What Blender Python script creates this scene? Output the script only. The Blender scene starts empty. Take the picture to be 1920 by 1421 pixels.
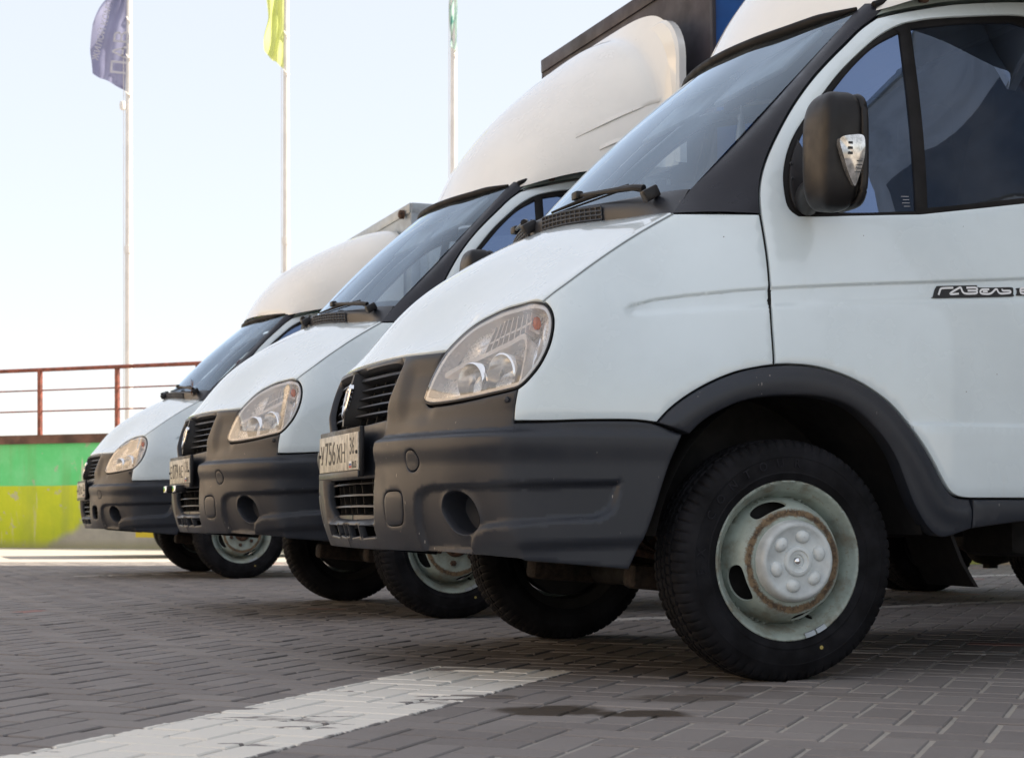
import bpy, bmesh, math, random
import numpy as np
from mathutils import Vector, Matrix
from mathutils.geometry import delaunay_2d_cdt

random.seed(7); rng = np.random.default_rng(7)
R = math.radians
scene = bpy.context.scene
COL = scene.collection

# ------------------------------------------------------------------ camera, light, exposure
cam_d = bpy.data.cameras.new('camera'); cam = bpy.data.objects.new('camera', cam_d); COL.objects.link(cam)
cam.location = (0, 0, .4616); cam.rotation_euler = (R(90), 0, 0)
cam_d.sensor_width = 36; cam_d.lens = 58.99; cam_d.shift_y = .13417
cam_d.clip_start = .05; cam_d.clip_end = 3000
cam_d.dof.use_dof = True; cam_d.dof.focus_distance = 5.2; cam_d.dof.aperture_fstop = 9
scene.camera = cam

SUN_EL, SUN_AZ = 41, 87          # degrees; azimuth measured from +Y (view) towards +X
sun_dir = Vector((math.sin(R(SUN_AZ))*math.cos(R(SUN_EL)), math.cos(R(SUN_AZ))*math.cos(R(SUN_EL)), math.sin(R(SUN_EL))))
world = bpy.data.worlds.new('World'); scene.world = world; world.use_nodes = True
wn = world.node_tree.nodes; wl = world.node_tree.links
sky = wn.new('ShaderNodeTexSky'); sky.sky_type = 'NISHITA'; sky.sun_disc = False
sky.sun_elevation = R(SUN_EL); sky.sun_rotation = R(SUN_AZ)
sky.air_density = 1.0; sky.dust_density = .7; sky.ozone_density = 1.0
tint = wn.new('ShaderNodeMix'); tint.data_type = 'RGBA'; tint.blend_type = 'MULTIPLY'; tint.inputs[0].default_value = 1; tint.inputs[7].default_value = (1.12, 1.0, .84, 1)   # camera balanced for open shade
wl.new(sky.outputs[0], tint.inputs[6]); veil = wn.new('ShaderNodeMix'); veil.data_type = 'RGBA'; veil.inputs[0].default_value = .78; veil.inputs[7].default_value = (2.68, 2.74, 2.98, 1)   # even thin high haze over the whole sky
wl.new(tint.outputs[2], veil.inputs[6]); wl.new(veil.outputs[2], wn['Background'].inputs[0]); wn['Background'].inputs[1].default_value = .15
sun_d = bpy.data.lights.new('sun', 'SUN'); sun_d.energy = 5.0; sun_d.angle = R(.53); sun_d.color = (1, .90, .74)
sun = bpy.data.objects.new('sun', sun_d); COL.objects.link(sun)
sun.rotation_euler = (-sun_dir).to_track_quat('-Z', 'Y').to_euler(); sun.location = sun_dir*60
vs = scene.view_settings
vs.view_transform = 'Standard'; vs.look = 'None'; vs.exposure = 1.16; vs.gamma = 1; vs.use_curve_mapping = False
scene.render.film_transparent = False
scene.cycles.max_bounces = 8; scene.cycles.transparent_max_bounces = 24

# ------------------------------------------------------------------ materials
def nd(t, kind, **kw):
    n = t.nodes.new(kind)
    for k, v in kw.items(): setattr(n, k, v)
    return n
def new_mat(name):
    m = bpy.data.materials.new(name); m.use_nodes = True
    t = m.node_tree; b = t.nodes['Principled BSDF']
    return m, t, b
def mixc(t, fac, a, b, blend='MIX'):
    n = t.nodes.new('ShaderNodeMix'); n.data_type = 'RGBA'; n.blend_type = blend
    for s, v in ((n.inputs[0], fac), (n.inputs[6], a), (n.inputs[7], b)):
        if hasattr(v, 'node'): t.links.new(v, s)
        elif isinstance(v, (int, float)): s.default_value = v
        else: s.default_value = (*v, 1)
    return n.outputs[2]
def noise(t, scale, detail=3, rough=.55, vec=None, dist=0):
    n = nd(t, 'ShaderNodeTexNoise'); n.inputs['Scale'].default_value = scale
    n.inputs['Detail'].default_value = detail; n.inputs['Roughness'].default_value = rough
    n.inputs['Distortion'].default_value = dist
    if vec is not None: t.links.new(vec, n.inputs['Vector'])
    return n.outputs[0]
def ramp(t, fac, lo, hi, a=0., b=1.):
    n = nd(t, 'ShaderNodeMapRange'); n.interpolation_type = 'SMOOTHSTEP'
    t.links.new(fac, n.inputs[0])
    for i, v in enumerate((lo, hi, a, b)): n.inputs[i+1].default_value = v
    return n.outputs[0]
def math_(t, op, a, b=None):
    n = nd(t, 'ShaderNodeMath', operation=op)
    for s, v in zip(n.inputs, (a, b)):
        if v is None: continue
        if hasattr(v, 'node'): t.links.new(v, s)
        else: s.default_value = v
    return n.outputs[0]
def objco(t): return nd(t, 'ShaderNodeTexCoord').outputs['Object']
def bump(t, b, h, strength=.2, dist=.002):
    n = nd(t, 'ShaderNodeBump'); n.inputs['Strength'].default_value = strength; n.inputs['Distance'].default_value = dist
    t.links.new(h, n.inputs['Height']); t.links.new(n.outputs[0], b.inputs['Normal'])
def plain(name, col, rough=.5, metal=0, var=.12, scale=6, bmp=0, coat=0, grain=220, spec=.5):
    m, t, b = new_mat(name); o = objco(t)
    f = noise(t, scale, 4, .6, o)
    dark = tuple(c*(1-var*1.6) for c in col); lite = tuple(min(1, c*(1+var)) for c in col)
    t.links.new(mixc(t, ramp(t, f, .3, .7), dark, lite), b.inputs['Base Color'])
    b.inputs['Roughness'].default_value = rough; b.inputs['Metallic'].default_value = metal
    b.inputs['Specular IOR Level'].default_value = spec
    if rough > .15:
        t.links.new(ramp(t, noise(t, scale*3, 3, .6, o), .3, .7, max(0, rough-.08), min(1, rough+.08)), b.inputs['Roughness'])
    if coat: b.inputs['Coat Weight'].default_value = coat; b.inputs['Coat Roughness'].default_value = .06
    if bmp: bump(t, b, noise(t, grain, 2, .6, o), bmp, .001)
    return m
M = {}
def paint(name, col, rust=(.25, .10, .035)):
    """aged van paint: slightly dusty, faint streaks, a few stone chips"""
    m, t, b = new_mat(name); o = objco(t)
    sep = nd(t, 'ShaderNodeMapping'); t.links.new(o, sep.inputs[0]); sep.inputs['Scale'].default_value = (14, 14, 1.2)
    streak = noise(t, 1.6, 4, .6, sep.outputs[0]); dirt = noise(t, 2.2, 5, .62, o)
    c = mixc(t, ramp(t, dirt, .35, .75), col, tuple(x*.90 for x in col))
    c = mixc(t, ramp(t, streak, .60, .9, 0, .14), c, (.52, .50, .45))
    v = nd(t, 'ShaderNodeTexVoronoi'); v.inputs['Scale'].default_value = 16; t.links.new(o, v.inputs['Vector'])
    chip = math_(t, 'LESS_THAN', v.outputs['Distance'], .018*1.6)
    chip = math_(t, 'MULTIPLY', chip, ramp(t, noise(t, 3.1, 2, .5, o), .5, .58))
    c = mixc(t, chip, c, (.07, .05, .04))
    t.links.new(c, b.inputs['Base Color'])
    t.links.new(ramp(t, dirt, .3, .75, .18, .34), b.inputs['Roughness'])
    b.inputs['Coat Weight'].default_value = .9; b.inputs['Coat Roughness'].default_value = .035
    bump(t, b, noise(t, 2.6, 1, .4, o), .02, .006)
    return m
M['white'] = paint('white_paint', (.70, .792, .83))
M['fairing'] = paint('fairing_gelcoat', (.79, .785, .745))
def plastic(name, col, dust=(.16, .135, .115)):
    m, t, b = new_mat(name); o = objco(t)
    d = noise(t, 3.2, 5, .65, o); sc = nd(t, 'ShaderNodeTexVoronoi'); sc.inputs['Scale'].default_value = 34; t.links.new(o, sc.inputs['Vector'])
    mp = nd(t, 'ShaderNodeMapping'); t.links.new(o, mp.inputs[0]); mp.inputs['Scale'].default_value = (50, 50, 12); mp.inputs['Rotation'].default_value = (.3, .5, .2)
    s2 = nd(t, 'ShaderNodeTexVoronoi'); s2.inputs['Scale'].default_value = 1.3; t.links.new(mp.outputs[0], s2.inputs['Vector'])
    c = mixc(t, ramp(t, d, .35, .8, 0, .24), col, dust)
    sp = math_(t, 'MULTIPLY', math_(t, 'LESS_THAN', s2.outputs['Distance'], .085), ramp(t, noise(t, 4.5, 2, .5, o), .54, .60))
    c = mixc(t, math_(t, 'MULTIPLY', sp, .7), c, (.42, .38, .34))
    t.links.new(c, b.inputs['Base Color'])
    t.links.new(ramp(t, d, .3, .75, .33, .52), b.inputs['Roughness'])
    b.inputs['Specular IOR Level'].default_value = .45
    bump(t, b, noise(t, 420, 2, .6, o), .12, .0006)
    return m
M['plastic'] = plastic('dark_bumper_plastic', (.018, .022, .031), (.085, .076, .070))
M['black'] = plain('black_trim', (.013, .012, .013), .42, var=.2, spec=.32)
M['pillar'] = plain('pillar_black', (.012, .012, .018), .34, var=.15, spec=.4)
M['rubber'] = plain('rubber_seal', (.010, .009, .009), .6, var=.2, spec=.2)
M['dark'] = plain('underbody_dark', (.010, .009, .009), .8, var=.4)
M['rusty'] = plain('rusty_iron', (.085, .045, .028), .8, var=.5, scale=30, bmp=.3, grain=160)
M['tyre'] = plain('tyre_rubber', (.010, .010, .012), .75, var=.35, scale=9, bmp=.1, grain=300, spec=.14)
M['chrome'] = plain('chrome', (.85, .85, .85), .08, 1, var=.03)
M['refl'] = plain('headlight_reflector', (.93, .92, .90), .15, .85, var=.03, scale=14)
M['bezel'] = plain('headlight_bezel', (.90, .86, .82), .22, .15, var=.04)
M['inner'] = plain('headlight_inner_silver', (.88, .87, .86), .28, .45, var=.08, scale=30)
M['amber'] = plain('amber_bulb', (.50, .12, .02), .2, var=.1)
M['cap'] = plain('hub_cap_plastic', (.56, .60, .60), .42, var=.16, scale=9, coat=.1)
M['silver'] = plain('silver_wheel_paint', (.42, .42, .43), .4, .5, var=.15, scale=12)
M['alu'] = plain('box_frame_metal', (.36, .40, .43), .45, .35, var=.15)
M['boxblue'] = plain('blue_tarpaulin', (.010, .085, .30), .45, var=.15, scale=3, bmp=.1, grain=60)
M['boxdark'] = plain('dark_box_front', (.036, .030, .040), .6, var=.3, scale=2.4)
M['boxwhite'] = plain('box_panel_white', (.62, .66, .68), .45, var=.07)
M['grey'] = plain('interior_grey', (.10, .105, .11), .75, var=.15)
M['seat'] = plain('seat_cloth', (.05, .055, .07), .9, var=.2)
M['seal'] = plain('wing_seal_grey', (.20, .225, .235), .6)  # grey of the shadow line painted along the bonnet seam
M['visor'] = plain('visor_pale', (.72, .72, .70), .8)
M['bracket'] = plain('oily_bracket', (.030, .020, .015), .8, var=.5, scale=30)
M['dash'] = plain('dashboard_pale', (.55, .60, .62), .8, var=.15)
M['drip'] = plain('gutter_green_grey', (.34, .40, .37), .5, var=.15)
M['plate'] = plain('plate_white', (.52, .49, .42), .45, var=.25, scale=26)
M['ink'] = plain('plate_ink', (.015, .015, .017), .5, var=.1)
M['decalw'] = plain('decal_white', (.78, .79, .80), .4, var=.03)
M['lampglass'] = plain('lamp_clear', (.62, .61, .60), .10, .75, var=.25, scale=40)
def glass(name, tint, gloss=(1, 1, 1), rough=.015, base=.015, dusty=1.):
    m, t, b = new_mat(name); t.nodes.remove(b)
    out = t.nodes['Material Output']
    tr = nd(t, 'ShaderNodeBsdfTransparent'); tr.inputs[0].default_value = (*tint, 1)
    gl = nd(t, 'ShaderNodeBsdfGlossy'); gl.inputs['Roughness'].default_value = rough; gl.inputs[0].default_value = (*gloss, 1)
    fr = nd(t, 'ShaderNodeFresnel'); fr.inputs[0].default_value = 1.52
    dust = nd(t, 'ShaderNodeBsdfDiffuse'); dust.inputs[0].default_value = (.5, .5, .48, 1)
    f2 = nd(t, 'ShaderNodeMath', operation='MULTIPLY_ADD'); t.links.new(fr.outputs[0], f2.inputs[0]); f2.inputs[1].default_value = 1.5; f2.inputs[2].default_value = base; f2.use_clamp = True
    mx = nd(t, 'ShaderNodeMixShader'); t.links.new(f2.outputs[0], mx.inputs[0]); t.links.new(tr.outputs[0], mx.inputs[1]); t.links.new(gl.outputs[0], mx.inputs[2])
    m2 = nd(t, 'ShaderNodeMixShader'); t.links.new(ramp(t, noise(t, 3, 4, .6, objco(t)), .35, .8, .01*dusty, .06*dusty), m2.inputs[0])
    t.links.new(mx.outputs[0], m2.inputs[1]); t.links.new(dust.outputs[0], m2.inputs[2]); t.links.new(m2.outputs[0], out.inputs[0])
    return m
M['glass'] = glass('tinted_side_glass', (.11, .14, .17), (.44, .62, 1.0), base=.21)  # near panes: dark cab and blue sky reflection put into the colours
M['clearglass'] = glass('clear_side_glass', (.62, .66, .68), (.8, .9, 1.0), base=.03)  # same glass on the far doors, lighter copy that lets daylight through
M['wind'] = glass('windscreen_glass', (.62, .70, .76), (.74, .87, 1.0), base=.06)  # blue of the reflected sky put into the gloss colour
M['lens'] = glass('headlight_lens', (.98, .98, .98), dusty=.12)
def rim_mat():
    m, t, b = new_mat('wheel_paint_rusting'); o = objco(t)
    sx = nd(t, 'ShaderNodeSeparateXYZ'); t.links.new(o, sx.inputs[0])
    r = math_(t, 'SQRT', math_(t, 'ADD', math_(t, 'POWER', sx.outputs[0], 2), math_(t, 'POWER', sx.outputs[2], 2)))
    n = noise(t, 60, 5, .7, o); n2 = noise(t, 11, 4, .65, o); n3 = noise(t, 240, 3, .7, o)
    ringm = math_(t, 'SUBTRACT', 1., math_(t, 'MULTIPLY', math_(t, 'ABSOLUTE', math_(t, 'SUBTRACT', r, .1345)), 46.))
    e1 = math_(t, 'SUBTRACT', 1., math_(t, 'MULTIPLY', math_(t, 'ABSOLUTE', math_(t, 'SUBTRACT', r, .201)), 70.))
    e2 = math_(t, 'SUBTRACT', 1., math_(t, 'MULTIPLY', math_(t, 'ABSOLUTE', math_(t, 'SUBTRACT', r, .2225)), 200.))
    ex = math_(t, 'MAXIMUM', math_(t, 'MULTIPLY', e1, .42), math_(t, 'MULTIPLY', e2, .5))
    k = math_(t, 'MAXIMUM', math_(t, 'MAXIMUM', ringm, 0), math_(t, 'MAXIMUM', ex, 0))
    rust = ramp(t, math_(t, 'ADD', math_(t, 'ADD', k, math_(t, 'MULTIPLY', n, .9)), math_(t, 'MULTIPLY', n3, .35)), .98, 1.36)
    speck = ramp(t, n3, .70, .74)
    c = mixc(t, ramp(t, n2, .35, .7), (.33, .385, .345), (.22, .245, .21))
    c = mixc(t, ramp(t, n2, .50, .75, 0, .7), c, (.20, .165, .115))
    c = mixc(t, math_(t, 'MULTIPLY', speck, .75), c, (.10, .06, .03))
    rc = mixc(t, ramp(t, n, .35, .65), (.050, .030, .018), (.20, .138, .078))
    c = mixc(t, rust, c, rc)
    t.links.new(c, b.inputs['Base Color']); t.links.new(ramp(t, rust, 0, 1, .38, .8), b.inputs['Roughness'])
    bump(t, b, n, .15, .001)
    return m
M['rim'] = rim_mat()

# ------------------------------------------------------------------ object helpers
def link(name, me, m=None, parent=None):
    o = bpy.data.objects.new(name, me); COL.objects.link(o)
    if m is not None: me.materials.append(M[m] if isinstance(m, str) else m)
    if parent is not None: o.parent = parent
    return o
def empty(name, loc=(0, 0, 0), rz=0):
    o = bpy.data.objects.new(name, None); COL.objects.link(o); o.location = loc; o.rotation_euler = (0, 0, rz); o.empty_display_size = .3
    return o
def tag(o, label=None, cat=None, group=None, kind=None):
    for k, v in (('label', label), ('category', cat), ('group', group), ('kind', kind)):
        if v: o[k] = v
    return o
def finish(me, sharp=38):
    for p in me.polygons: p.use_smooth = True
    me.set_sharp_from_angle(angle=R(sharp))
def mesh_from(name, verts, faces, m=None, parent=None, sharp=38):
    me = bpy.data.meshes.new(name); me.from_pydata([tuple(map(float, v)) for v in verts], [], [tuple(map(int, f)) for f in faces]); me.validate(); me.update()
    finish(me, sharp)
    return link(name, me, m, parent)
class MB:
    """collects boxes, tubes, lathes into one mesh"""
    def __init__(s): s.v = []; s.f = []
    def add(s, v, f):
        o = len(s.v); s.v += [tuple(map(float, q)) for q in v]; s.f += [tuple(int(i)+o for i in q) for q in f]; return s
    def box(s, c, size, rot=None, bev=0):
        x, y, z = [q/2 for q in size]; b = min(bev, x*.9, y*.9, z*.9)
        if b <= 0:
            v = [Vector((i*x, j*y, k*z)) for i in (-1, 1) for j in (-1, 1) for k in (-1, 1)]
            f = [(0, 1, 3, 2), (4, 6, 7, 5), (0, 4, 5, 1), (2, 3, 7, 6), (0, 2, 6, 4), (1, 5, 7, 3)]
        else:
            bm = bmesh.new(); bmesh.ops.create_cube(bm, size=1); bmesh.ops.scale(bm, vec=(2*x, 2*y, 2*z), verts=bm.verts)
            bmesh.ops.bevel(bm, geom=bm.edges[:], offset=b, segments=2, profile=.5, affect='EDGES')
            bm.verts.index_update(); v = [q.co.copy() for q in bm.verts]; f = [[w.index for w in q.verts] for q in bm.faces]; bm.free()
        if rot is not None: v = [rot @ q for q in v]
        c = Vector(c); return s.add([q+c for q in v], f)
    def tube(s, pts, r, n=10, cap=True, flat=None):
        pts = [Vector(p) for p in pts]; rr = r if hasattr(r, '__len__') else [r]*len(pts); vs_, fs = [], []
        up = Vector((0, 0, 1))
        for i, p in enumerate(pts):
            d = (pts[min(i+1, len(pts)-1)]-pts[max(i-1, 0)]).normalized()
            a = d.cross(up) if abs(d.dot(up)) < .95 else d.cross(Vector((1, 0, 0))); a.normalize(); b = a.cross(d).normalized()
            for k in range(n):
                t = 2*math.pi*k/n; vs_.append(p+(a*math.cos(t)*(flat or 1)+b*math.sin(t))*rr[i])
        for i in range(len(pts)-1):
            for k in range(n): fs.append((i*n+k, i*n+(k+1) % n, (i+1)*n+(k+1) % n, (i+1)*n+k))
        if cap: fs += [tuple(range(n))[::-1], tuple(range((len(pts)-1)*n, len(pts)*n))]
        return s.add(vs_, fs)
    def lathe(s, prof, n=48, axis='y', center=(0, 0, 0), close=False):
        """prof: (radius, offset along axis)"""
        vs_, fs = [], []; c = Vector(center)
        for r, d in prof:
            for k in range(n):
                t = 2*math.pi*k/n; a, b = r*math.cos(t), r*math.sin(t)
                vs_.append(c+Vector({'y': (a, d, b), 'x': (d, a, b), 'z': (a, b, d)}[axis]))
        m = len(prof)
        for i in range(m-1 if not close else m):
            j = (i+1) % m
            for k in range(n): fs.append((i*n+k, i*n+(k+1) % n, j*n+(k+1) % n, j*n+k))
        return s.add(vs_, fs)
    def build(s, name, m=None, parent=None, sharp=38, recalc=True):
        o = mesh_from(name, s.v, s.f, m, parent, sharp)
        if recalc:
            bm = bmesh.new(); bm.from_mesh(o.data); bmesh.ops.remove_doubles(bm, verts=bm.verts, dist=1e-6); bmesh.ops.recalc_face_normals(bm, faces=bm.faces); bm.to_mesh(o.data); bm.free(); finish(o.data, sharp)
        return o
# ---------- smooth surfaces: bicubic B-splines fitted to measured points
def bs_basis(knots, x, d=3):
    x = np.clip(np.asarray(x, float), knots[0], knots[-1]-1e-9)
    t = np.concatenate([[knots[0]]*d, knots, [knots[-1]]*d]); n = len(t)-1
    B = np.zeros((len(x), n))
    for i in range(n):
        B[:, i] = (x >= t[i]) & (x < t[i+1])
    for k in range(1, d+1):
        C = np.zeros((len(x), n-k))
        for i in range(n-k):
            if t[i+k] > t[i]: C[:, i] += (x-t[i])/(t[i+k]-t[i])*B[:, i]
            if t[i+k+1] > t[i+1]: C[:, i] += (t[i+k+1]-x)/(t[i+k+1]-t[i+1])*B[:, i+1]
        B = C
    return B
class Surf:
    def __init__(s, ku, kv, data, w, lam=2e-3):
        s.ku, s.kv = np.array(ku, float), np.array(kv, float)
        D = np.array(data, float); w = np.asarray(w, float)
        A = s.mat(D[:, 0], D[:, 1])*w[:, None]; b = D[:, 2:]*w[:, None]
        us = np.linspace(ku[0], ku[-1], 50); vs = np.linspace(kv[0], kv[-1], 36)
        U, V = [q.ravel() for q in np.meshgrid(us, vs)]
        e = .01*(ku[-1]-ku[0]); g = .01*(kv[-1]-kv[0]); R = []
        m0 = s.mat(U, V)
        for du, dv, sc in ((e, 0, e*e), (0, g, g*g)):
            R.append((s.mat(U+du, V+dv)+s.mat(U-du, V-dv)-2*m0)/sc*lam)
        A = np.vstack([A]+R); b = np.vstack([b]+[np.zeros((len(r), b.shape[1])) for r in R])
        s.c = np.linalg.lstsq(A, b, rcond=None)[0]
    def mat(s, u, v):
        Bu, Bv = bs_basis(s.ku, u), bs_basis(s.kv, v)
        return (Bu[:, :, None]*Bv[:, None, :]).reshape(len(Bu), -1)
    def __call__(s, u, v):
        u = np.atleast_1d(np.asarray(u, float)); v = np.atleast_1d(np.asarray(v, float))
        return s.mat(u, v) @ s.c
# ---------- body side and nose: (a, h) -> (l, m); a is the distance along the plan outline
def m2a(m):
    return float(np.interp(-m, [0, .30, .53, .68, .80, .90, .935], [-1.9, -1.6, -1.37, -1.21, -1.06, -.92, -.80]))
SIDE = []
def col(a, pts, w=.25):
    for h, l, m in pts: SIDE.append((a, h, l, m, w))
col(-1.9, [(.30,-.995,0),(.38,-1.03,0),(.46,-1.05,0),(.56,-1.055,0),(.66,-1.055,0),(.77,-1.045,0),(.87,-1.022,0),(.91,-1.005,0),(1.0,-.96,0)], .5)
col(-1.6, [(.30,-.975,-.3),(.38,-1.010,-.3),(.46,-1.030,-.3),(.56,-1.035,-.3),(.66,-1.034,-.3),(.70,-1.030,-.3),(.77,-1.020,-.3),(.87,-.997,-.3),(.92,-.975,-.3),(1.0,-.93,-.3)], .5)
col(-1.37,[(.30,-.935,-.53),(.38,-.974,-.53),(.484,-.998,-.53),(.56,-1.000,-.53),(.66,-.996,-.53),(.74,-.980,-.53),(.786,-.968,-.53),(.85,-.94,-.53),(.93,-.90,-.53),(1.0,-.86,-.53)])
col(-1.21,[(.30,-.895,-.68),(.38,-.932,-.68),(.46,-.952,-.68),(.56,-.957,-.68),(.66,-.953,-.68),(.74,-.945,-.68),(.80,-.905,-.68),(.87,-.865,-.68),(.95,-.815,-.68),(1.02,-.77,-.68)])
col(-1.06,[(.30,-.85,-.80),(.38,-.895,-.80),(.46,-.915,-.80),(.56,-.922,-.80),(.66,-.91,-.80),(.74,-.885,-.80),(.80,-.855,-.80),(.87,-.82,-.80),(.95,-.795,-.755),(1.02,-.76,-.73)])
col(-.92,[(.30,-.76,-.90),(.38,-.80,-.90),(.46,-.82,-.90),(.56,-.83,-.90),(.66,-.825,-.90),(.74,-.81,-.90),(.80,-.79,-.90),(.87,-.775,-.885),(.95,-.752,-.845),(1.02,-.725,-.81),(1.1,-.70,-.76)])
A_ = [-.75,-.6,-.45,-.3,-.1,.15,.5,.9,1.3,1.7,2.1]
def side_m(l, h):   # rough section of the cab side
    base = np.interp(h, [.28,.40,.55,.70,.85,.97,1.06,1.15,1.24,1.33,1.45,1.6,1.8,2.0,2.15],
                        [.938,.945,.953,.957,.958,.955,.950,.940,.922,.897,.862,.815,.745,.668,.60])
    k = np.interp(l, [-.75,-.6,-.45,-.28,-.05,.3,1], [1,1,.95,.85,.35,0,0])   # the wing rounds over towards the bonnet
    drop = np.interp(h, [.85,.95,1.0,1.044,1.10,1.18,1.25,1.315,1.4], [0,.012,.028,.045,.058,.075,.092,.112,.13])
    front = np.interp(l, [-.75,-.6,-.4], [.022,.006,0])
    return -(base-k*drop*1.0-front)
for l in A_:
    for h in [.29,.40,.50,.60,.70,.80,.90,.98,1.06,1.15,1.24,1.33,1.45,1.6,1.8,2.0,2.13]:
        if l < -.3 and h > 1.35: continue
        dl = (.055 if l < -.7 else .012)*float(np.interp(h, [.85,1.05], [0,1])) if l < -.5 else 0
        SIDE.append((l, h, l+dl, side_m(l+dl, h), .25))
for q in [(-1.042,0,.769),(-1.017,0,.871),(-.965,-.405,.904),(-1.000,-.53,.484),(-.966,-.651,.615),(-.90,-.791,.468),
          (-.948,-.572,.786),(-.886,-.578,.932),(-.814,-.902,.773)]:
    SIDE.append((m2a(q[1]), q[2], q[0], q[1], 1.))
SIDE += [(-.765,1.044,-.699,-.872,1.), (-.715,.997,-.687,-.92,1.)]
for q in [(-.476,-.945,.318),(-.326,-.954,.69),(-.278,-.806,1.315),(.469,-.654,2.005),(.609,-.675,2.039)]:
    SIDE.append((q[0], q[2], q[0], q[1], 1.))
SIDE = np.array(SIDE)
S1 = Surf([-1.9,-1.6,-1.37,-1.21,-1.06,-.92,-.78,-.6,-.4,-.15,.2,.7,1.4,2.1],
          [.28,.40,.52,.62,.72,.82,.92,1.02,1.12,1.24,1.36,1.6,1.9,2.15], SIDE[:, :4], SIDE[:, 4], 6e-4)
def side(a, h):
    """near (left) side surface: points (l, m, h)"""
    q = S1(a, h); return np.column_stack([q, np.atleast_1d(h)])
# ---------- bonnet: height over (l, m), tied to the side surface along headlight, wing seam and grille top
HL = [(-1.3317,0.7920),(-1.3348,0.8044),(-1.3335,0.8340),(-1.3300,0.8733),(-1.3247,0.9014),(-1.3187,0.9295),(-1.3062,0.9521),(-1.2931,0.9733),(-1.2745,0.9931),(-1.2504,1.0088),(-1.2142,1.0213),(-1.1575,1.0320),(-1.0684,1.0394),(-0.9977,1.0438),(-0.9179,1.0475),(-0.8416,1.0475),(-0.7756,1.0417),(-0.7516,1.0371),(-0.7307,1.0254),(-0.7169,1.0068),(-0.7114,0.9872),(-0.7114,0.9607),(-0.7150,0.9344),(-0.7228,0.9084),(-0.7340,0.8850),(-0.7474,0.8641),(-0.7657,0.8455),(-0.7905,0.8271),(-0.8163,0.8133),(-0.8524,0.8021),(-0.8988,0.7971),(-0.9894,0.7894),(-1.0831,0.7804),(-1.1815,0.7742),(-1.2651,0.7724),(-1.3066,0.7758),(-1.3242,0.7830)]
SEAM = [(-.7653,1.043),(-.6629,1.0921),(-.5798,1.1402),(-.4827,1.1997),(-.3903,1.256),(-.2842,1.3171)]
MASKTOP = [(-1.3187,0.9295),(-1.3883,0.9293),(-1.4863,0.9310),(-1.5571,0.9307),(-1.6540,0.9294),(-1.7655,0.9270),(-1.9000,0.9250)]
HOODREAR = [(-.275,-.79),(-.29,-.65),(-.325,-.48),(-.37,-.32),(-.40,-.16),(-.41,0)]
def sd(pts):
    p = np.array(pts); return side(p[:, 0], p[:, 1])
HOOD = []
for P, w in ((sd(HL[5:17]), 1.), (sd(SEAM), 1.), (sd(MASKTOP), 1.)):
    for l, m, h in P: HOOD += [(l, m, h, w), (l, -m, h, w)]
for l, h in [(-1.004,.935),(-.990,.955),(-.968,.987),(-.940,1.02),(-.90,1.062),(-.852,1.108),(-.769,1.176),(-.703,1.219),(-.62,1.268),(-.56,1.302),(-.487,1.343),(-.416,1.376),(-.36,1.40)]:
    HOOD.append((l, 0, h, .6))
for l, m, h, w in [(-.345,.30,1.375,.6),(-.30,.6,1.345,.6),(-.80,.30,1.125,.3),(-.6,.30,1.25,.3),(-.7,.6,1.125,.2),(-.5,.6,1.235,.2)]:
    HOOD += [(l, m, h, w), (l, -m, h, w)]
HOOD = np.array(HOOD)
S3 = Surf([-1.08,-1.0,-.92,-.82,-.7,-.5,-.2], [-1.0,-.7,-.45,-.15,.15,.45,.7,1.0], HOOD[:, :3], HOOD[:, 3], 6e-4)
def hood(l, m):
    return np.column_stack([l, m, S3(l, m)[:, 0]])

# ------------------------------------------------------------------ trimmed panels on smooth surfaces
def crom(pts, step, closed=False):
    P = np.array(pts, float)
    if len(P) < 3 and not closed:
        n = max(1, int(np.ceil(np.linalg.norm(P[-1]-P[0])/step))); t = np.linspace(0, 1, n+1)[:, None]; return P[0]+(P[-1]-P[0])*t
    out = []; n = len(P); rng_ = range(n if closed else n-1)
    for i in rng_:
        if closed: a, b, c, d = P[(i-1) % n], P[i], P[(i+1) % n], P[(i+2) % n]
        else: a, b, c, d = P[max(i-1, 0)], P[i], P[i+1], P[min(i+2, n-1)]
        if not closed and i == 0: a = 2*b-c
        if not closed and i == n-2: d = 2*c-b
        k = max(1, int(np.ceil(np.linalg.norm(c-b)/step)))
        for t in np.arange(k)/k:
            out.append(.5*((2*b)+(c-a)*t+(2*a-5*b+4*c-d)*t*t+(3*b-a-3*c+d)*t**3))
    if not closed: out.append(P[-1])
    return np.array(out)
def relax(P, it=4, closed=False):
    P = np.array(P, float)
    for _ in range(it):
        Q = P.copy()
        if closed: Q = .5*P+.25*(np.roll(P, 1, 0)+np.roll(P, -1, 0))
        else: Q[1:-1] = .5*P[1:-1]+.25*(P[2:]+P[:-2])
        P = Q
    return P
def loop(*segs, step=.012, it=3):
    out = []
    for s in segs:
        c = crom(s, step) if len(s) > 1 else np.array(s, float)
        if len(c) > 4: c = relax(c, it)
        for p in c:
            if not out or np.linalg.norm(p-out[-1]) > 1e-5: out.append(p)
    if np.linalg.norm(out[0]-out[-1]) < 1e-5: out.pop()
    P = np.array(out)
    x, y = P[:, 0], P[:, 1]
    if (x*np.roll(y, -1)-np.roll(x, -1)*y).sum() < 0: P = P[::-1].copy()
    return P
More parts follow.
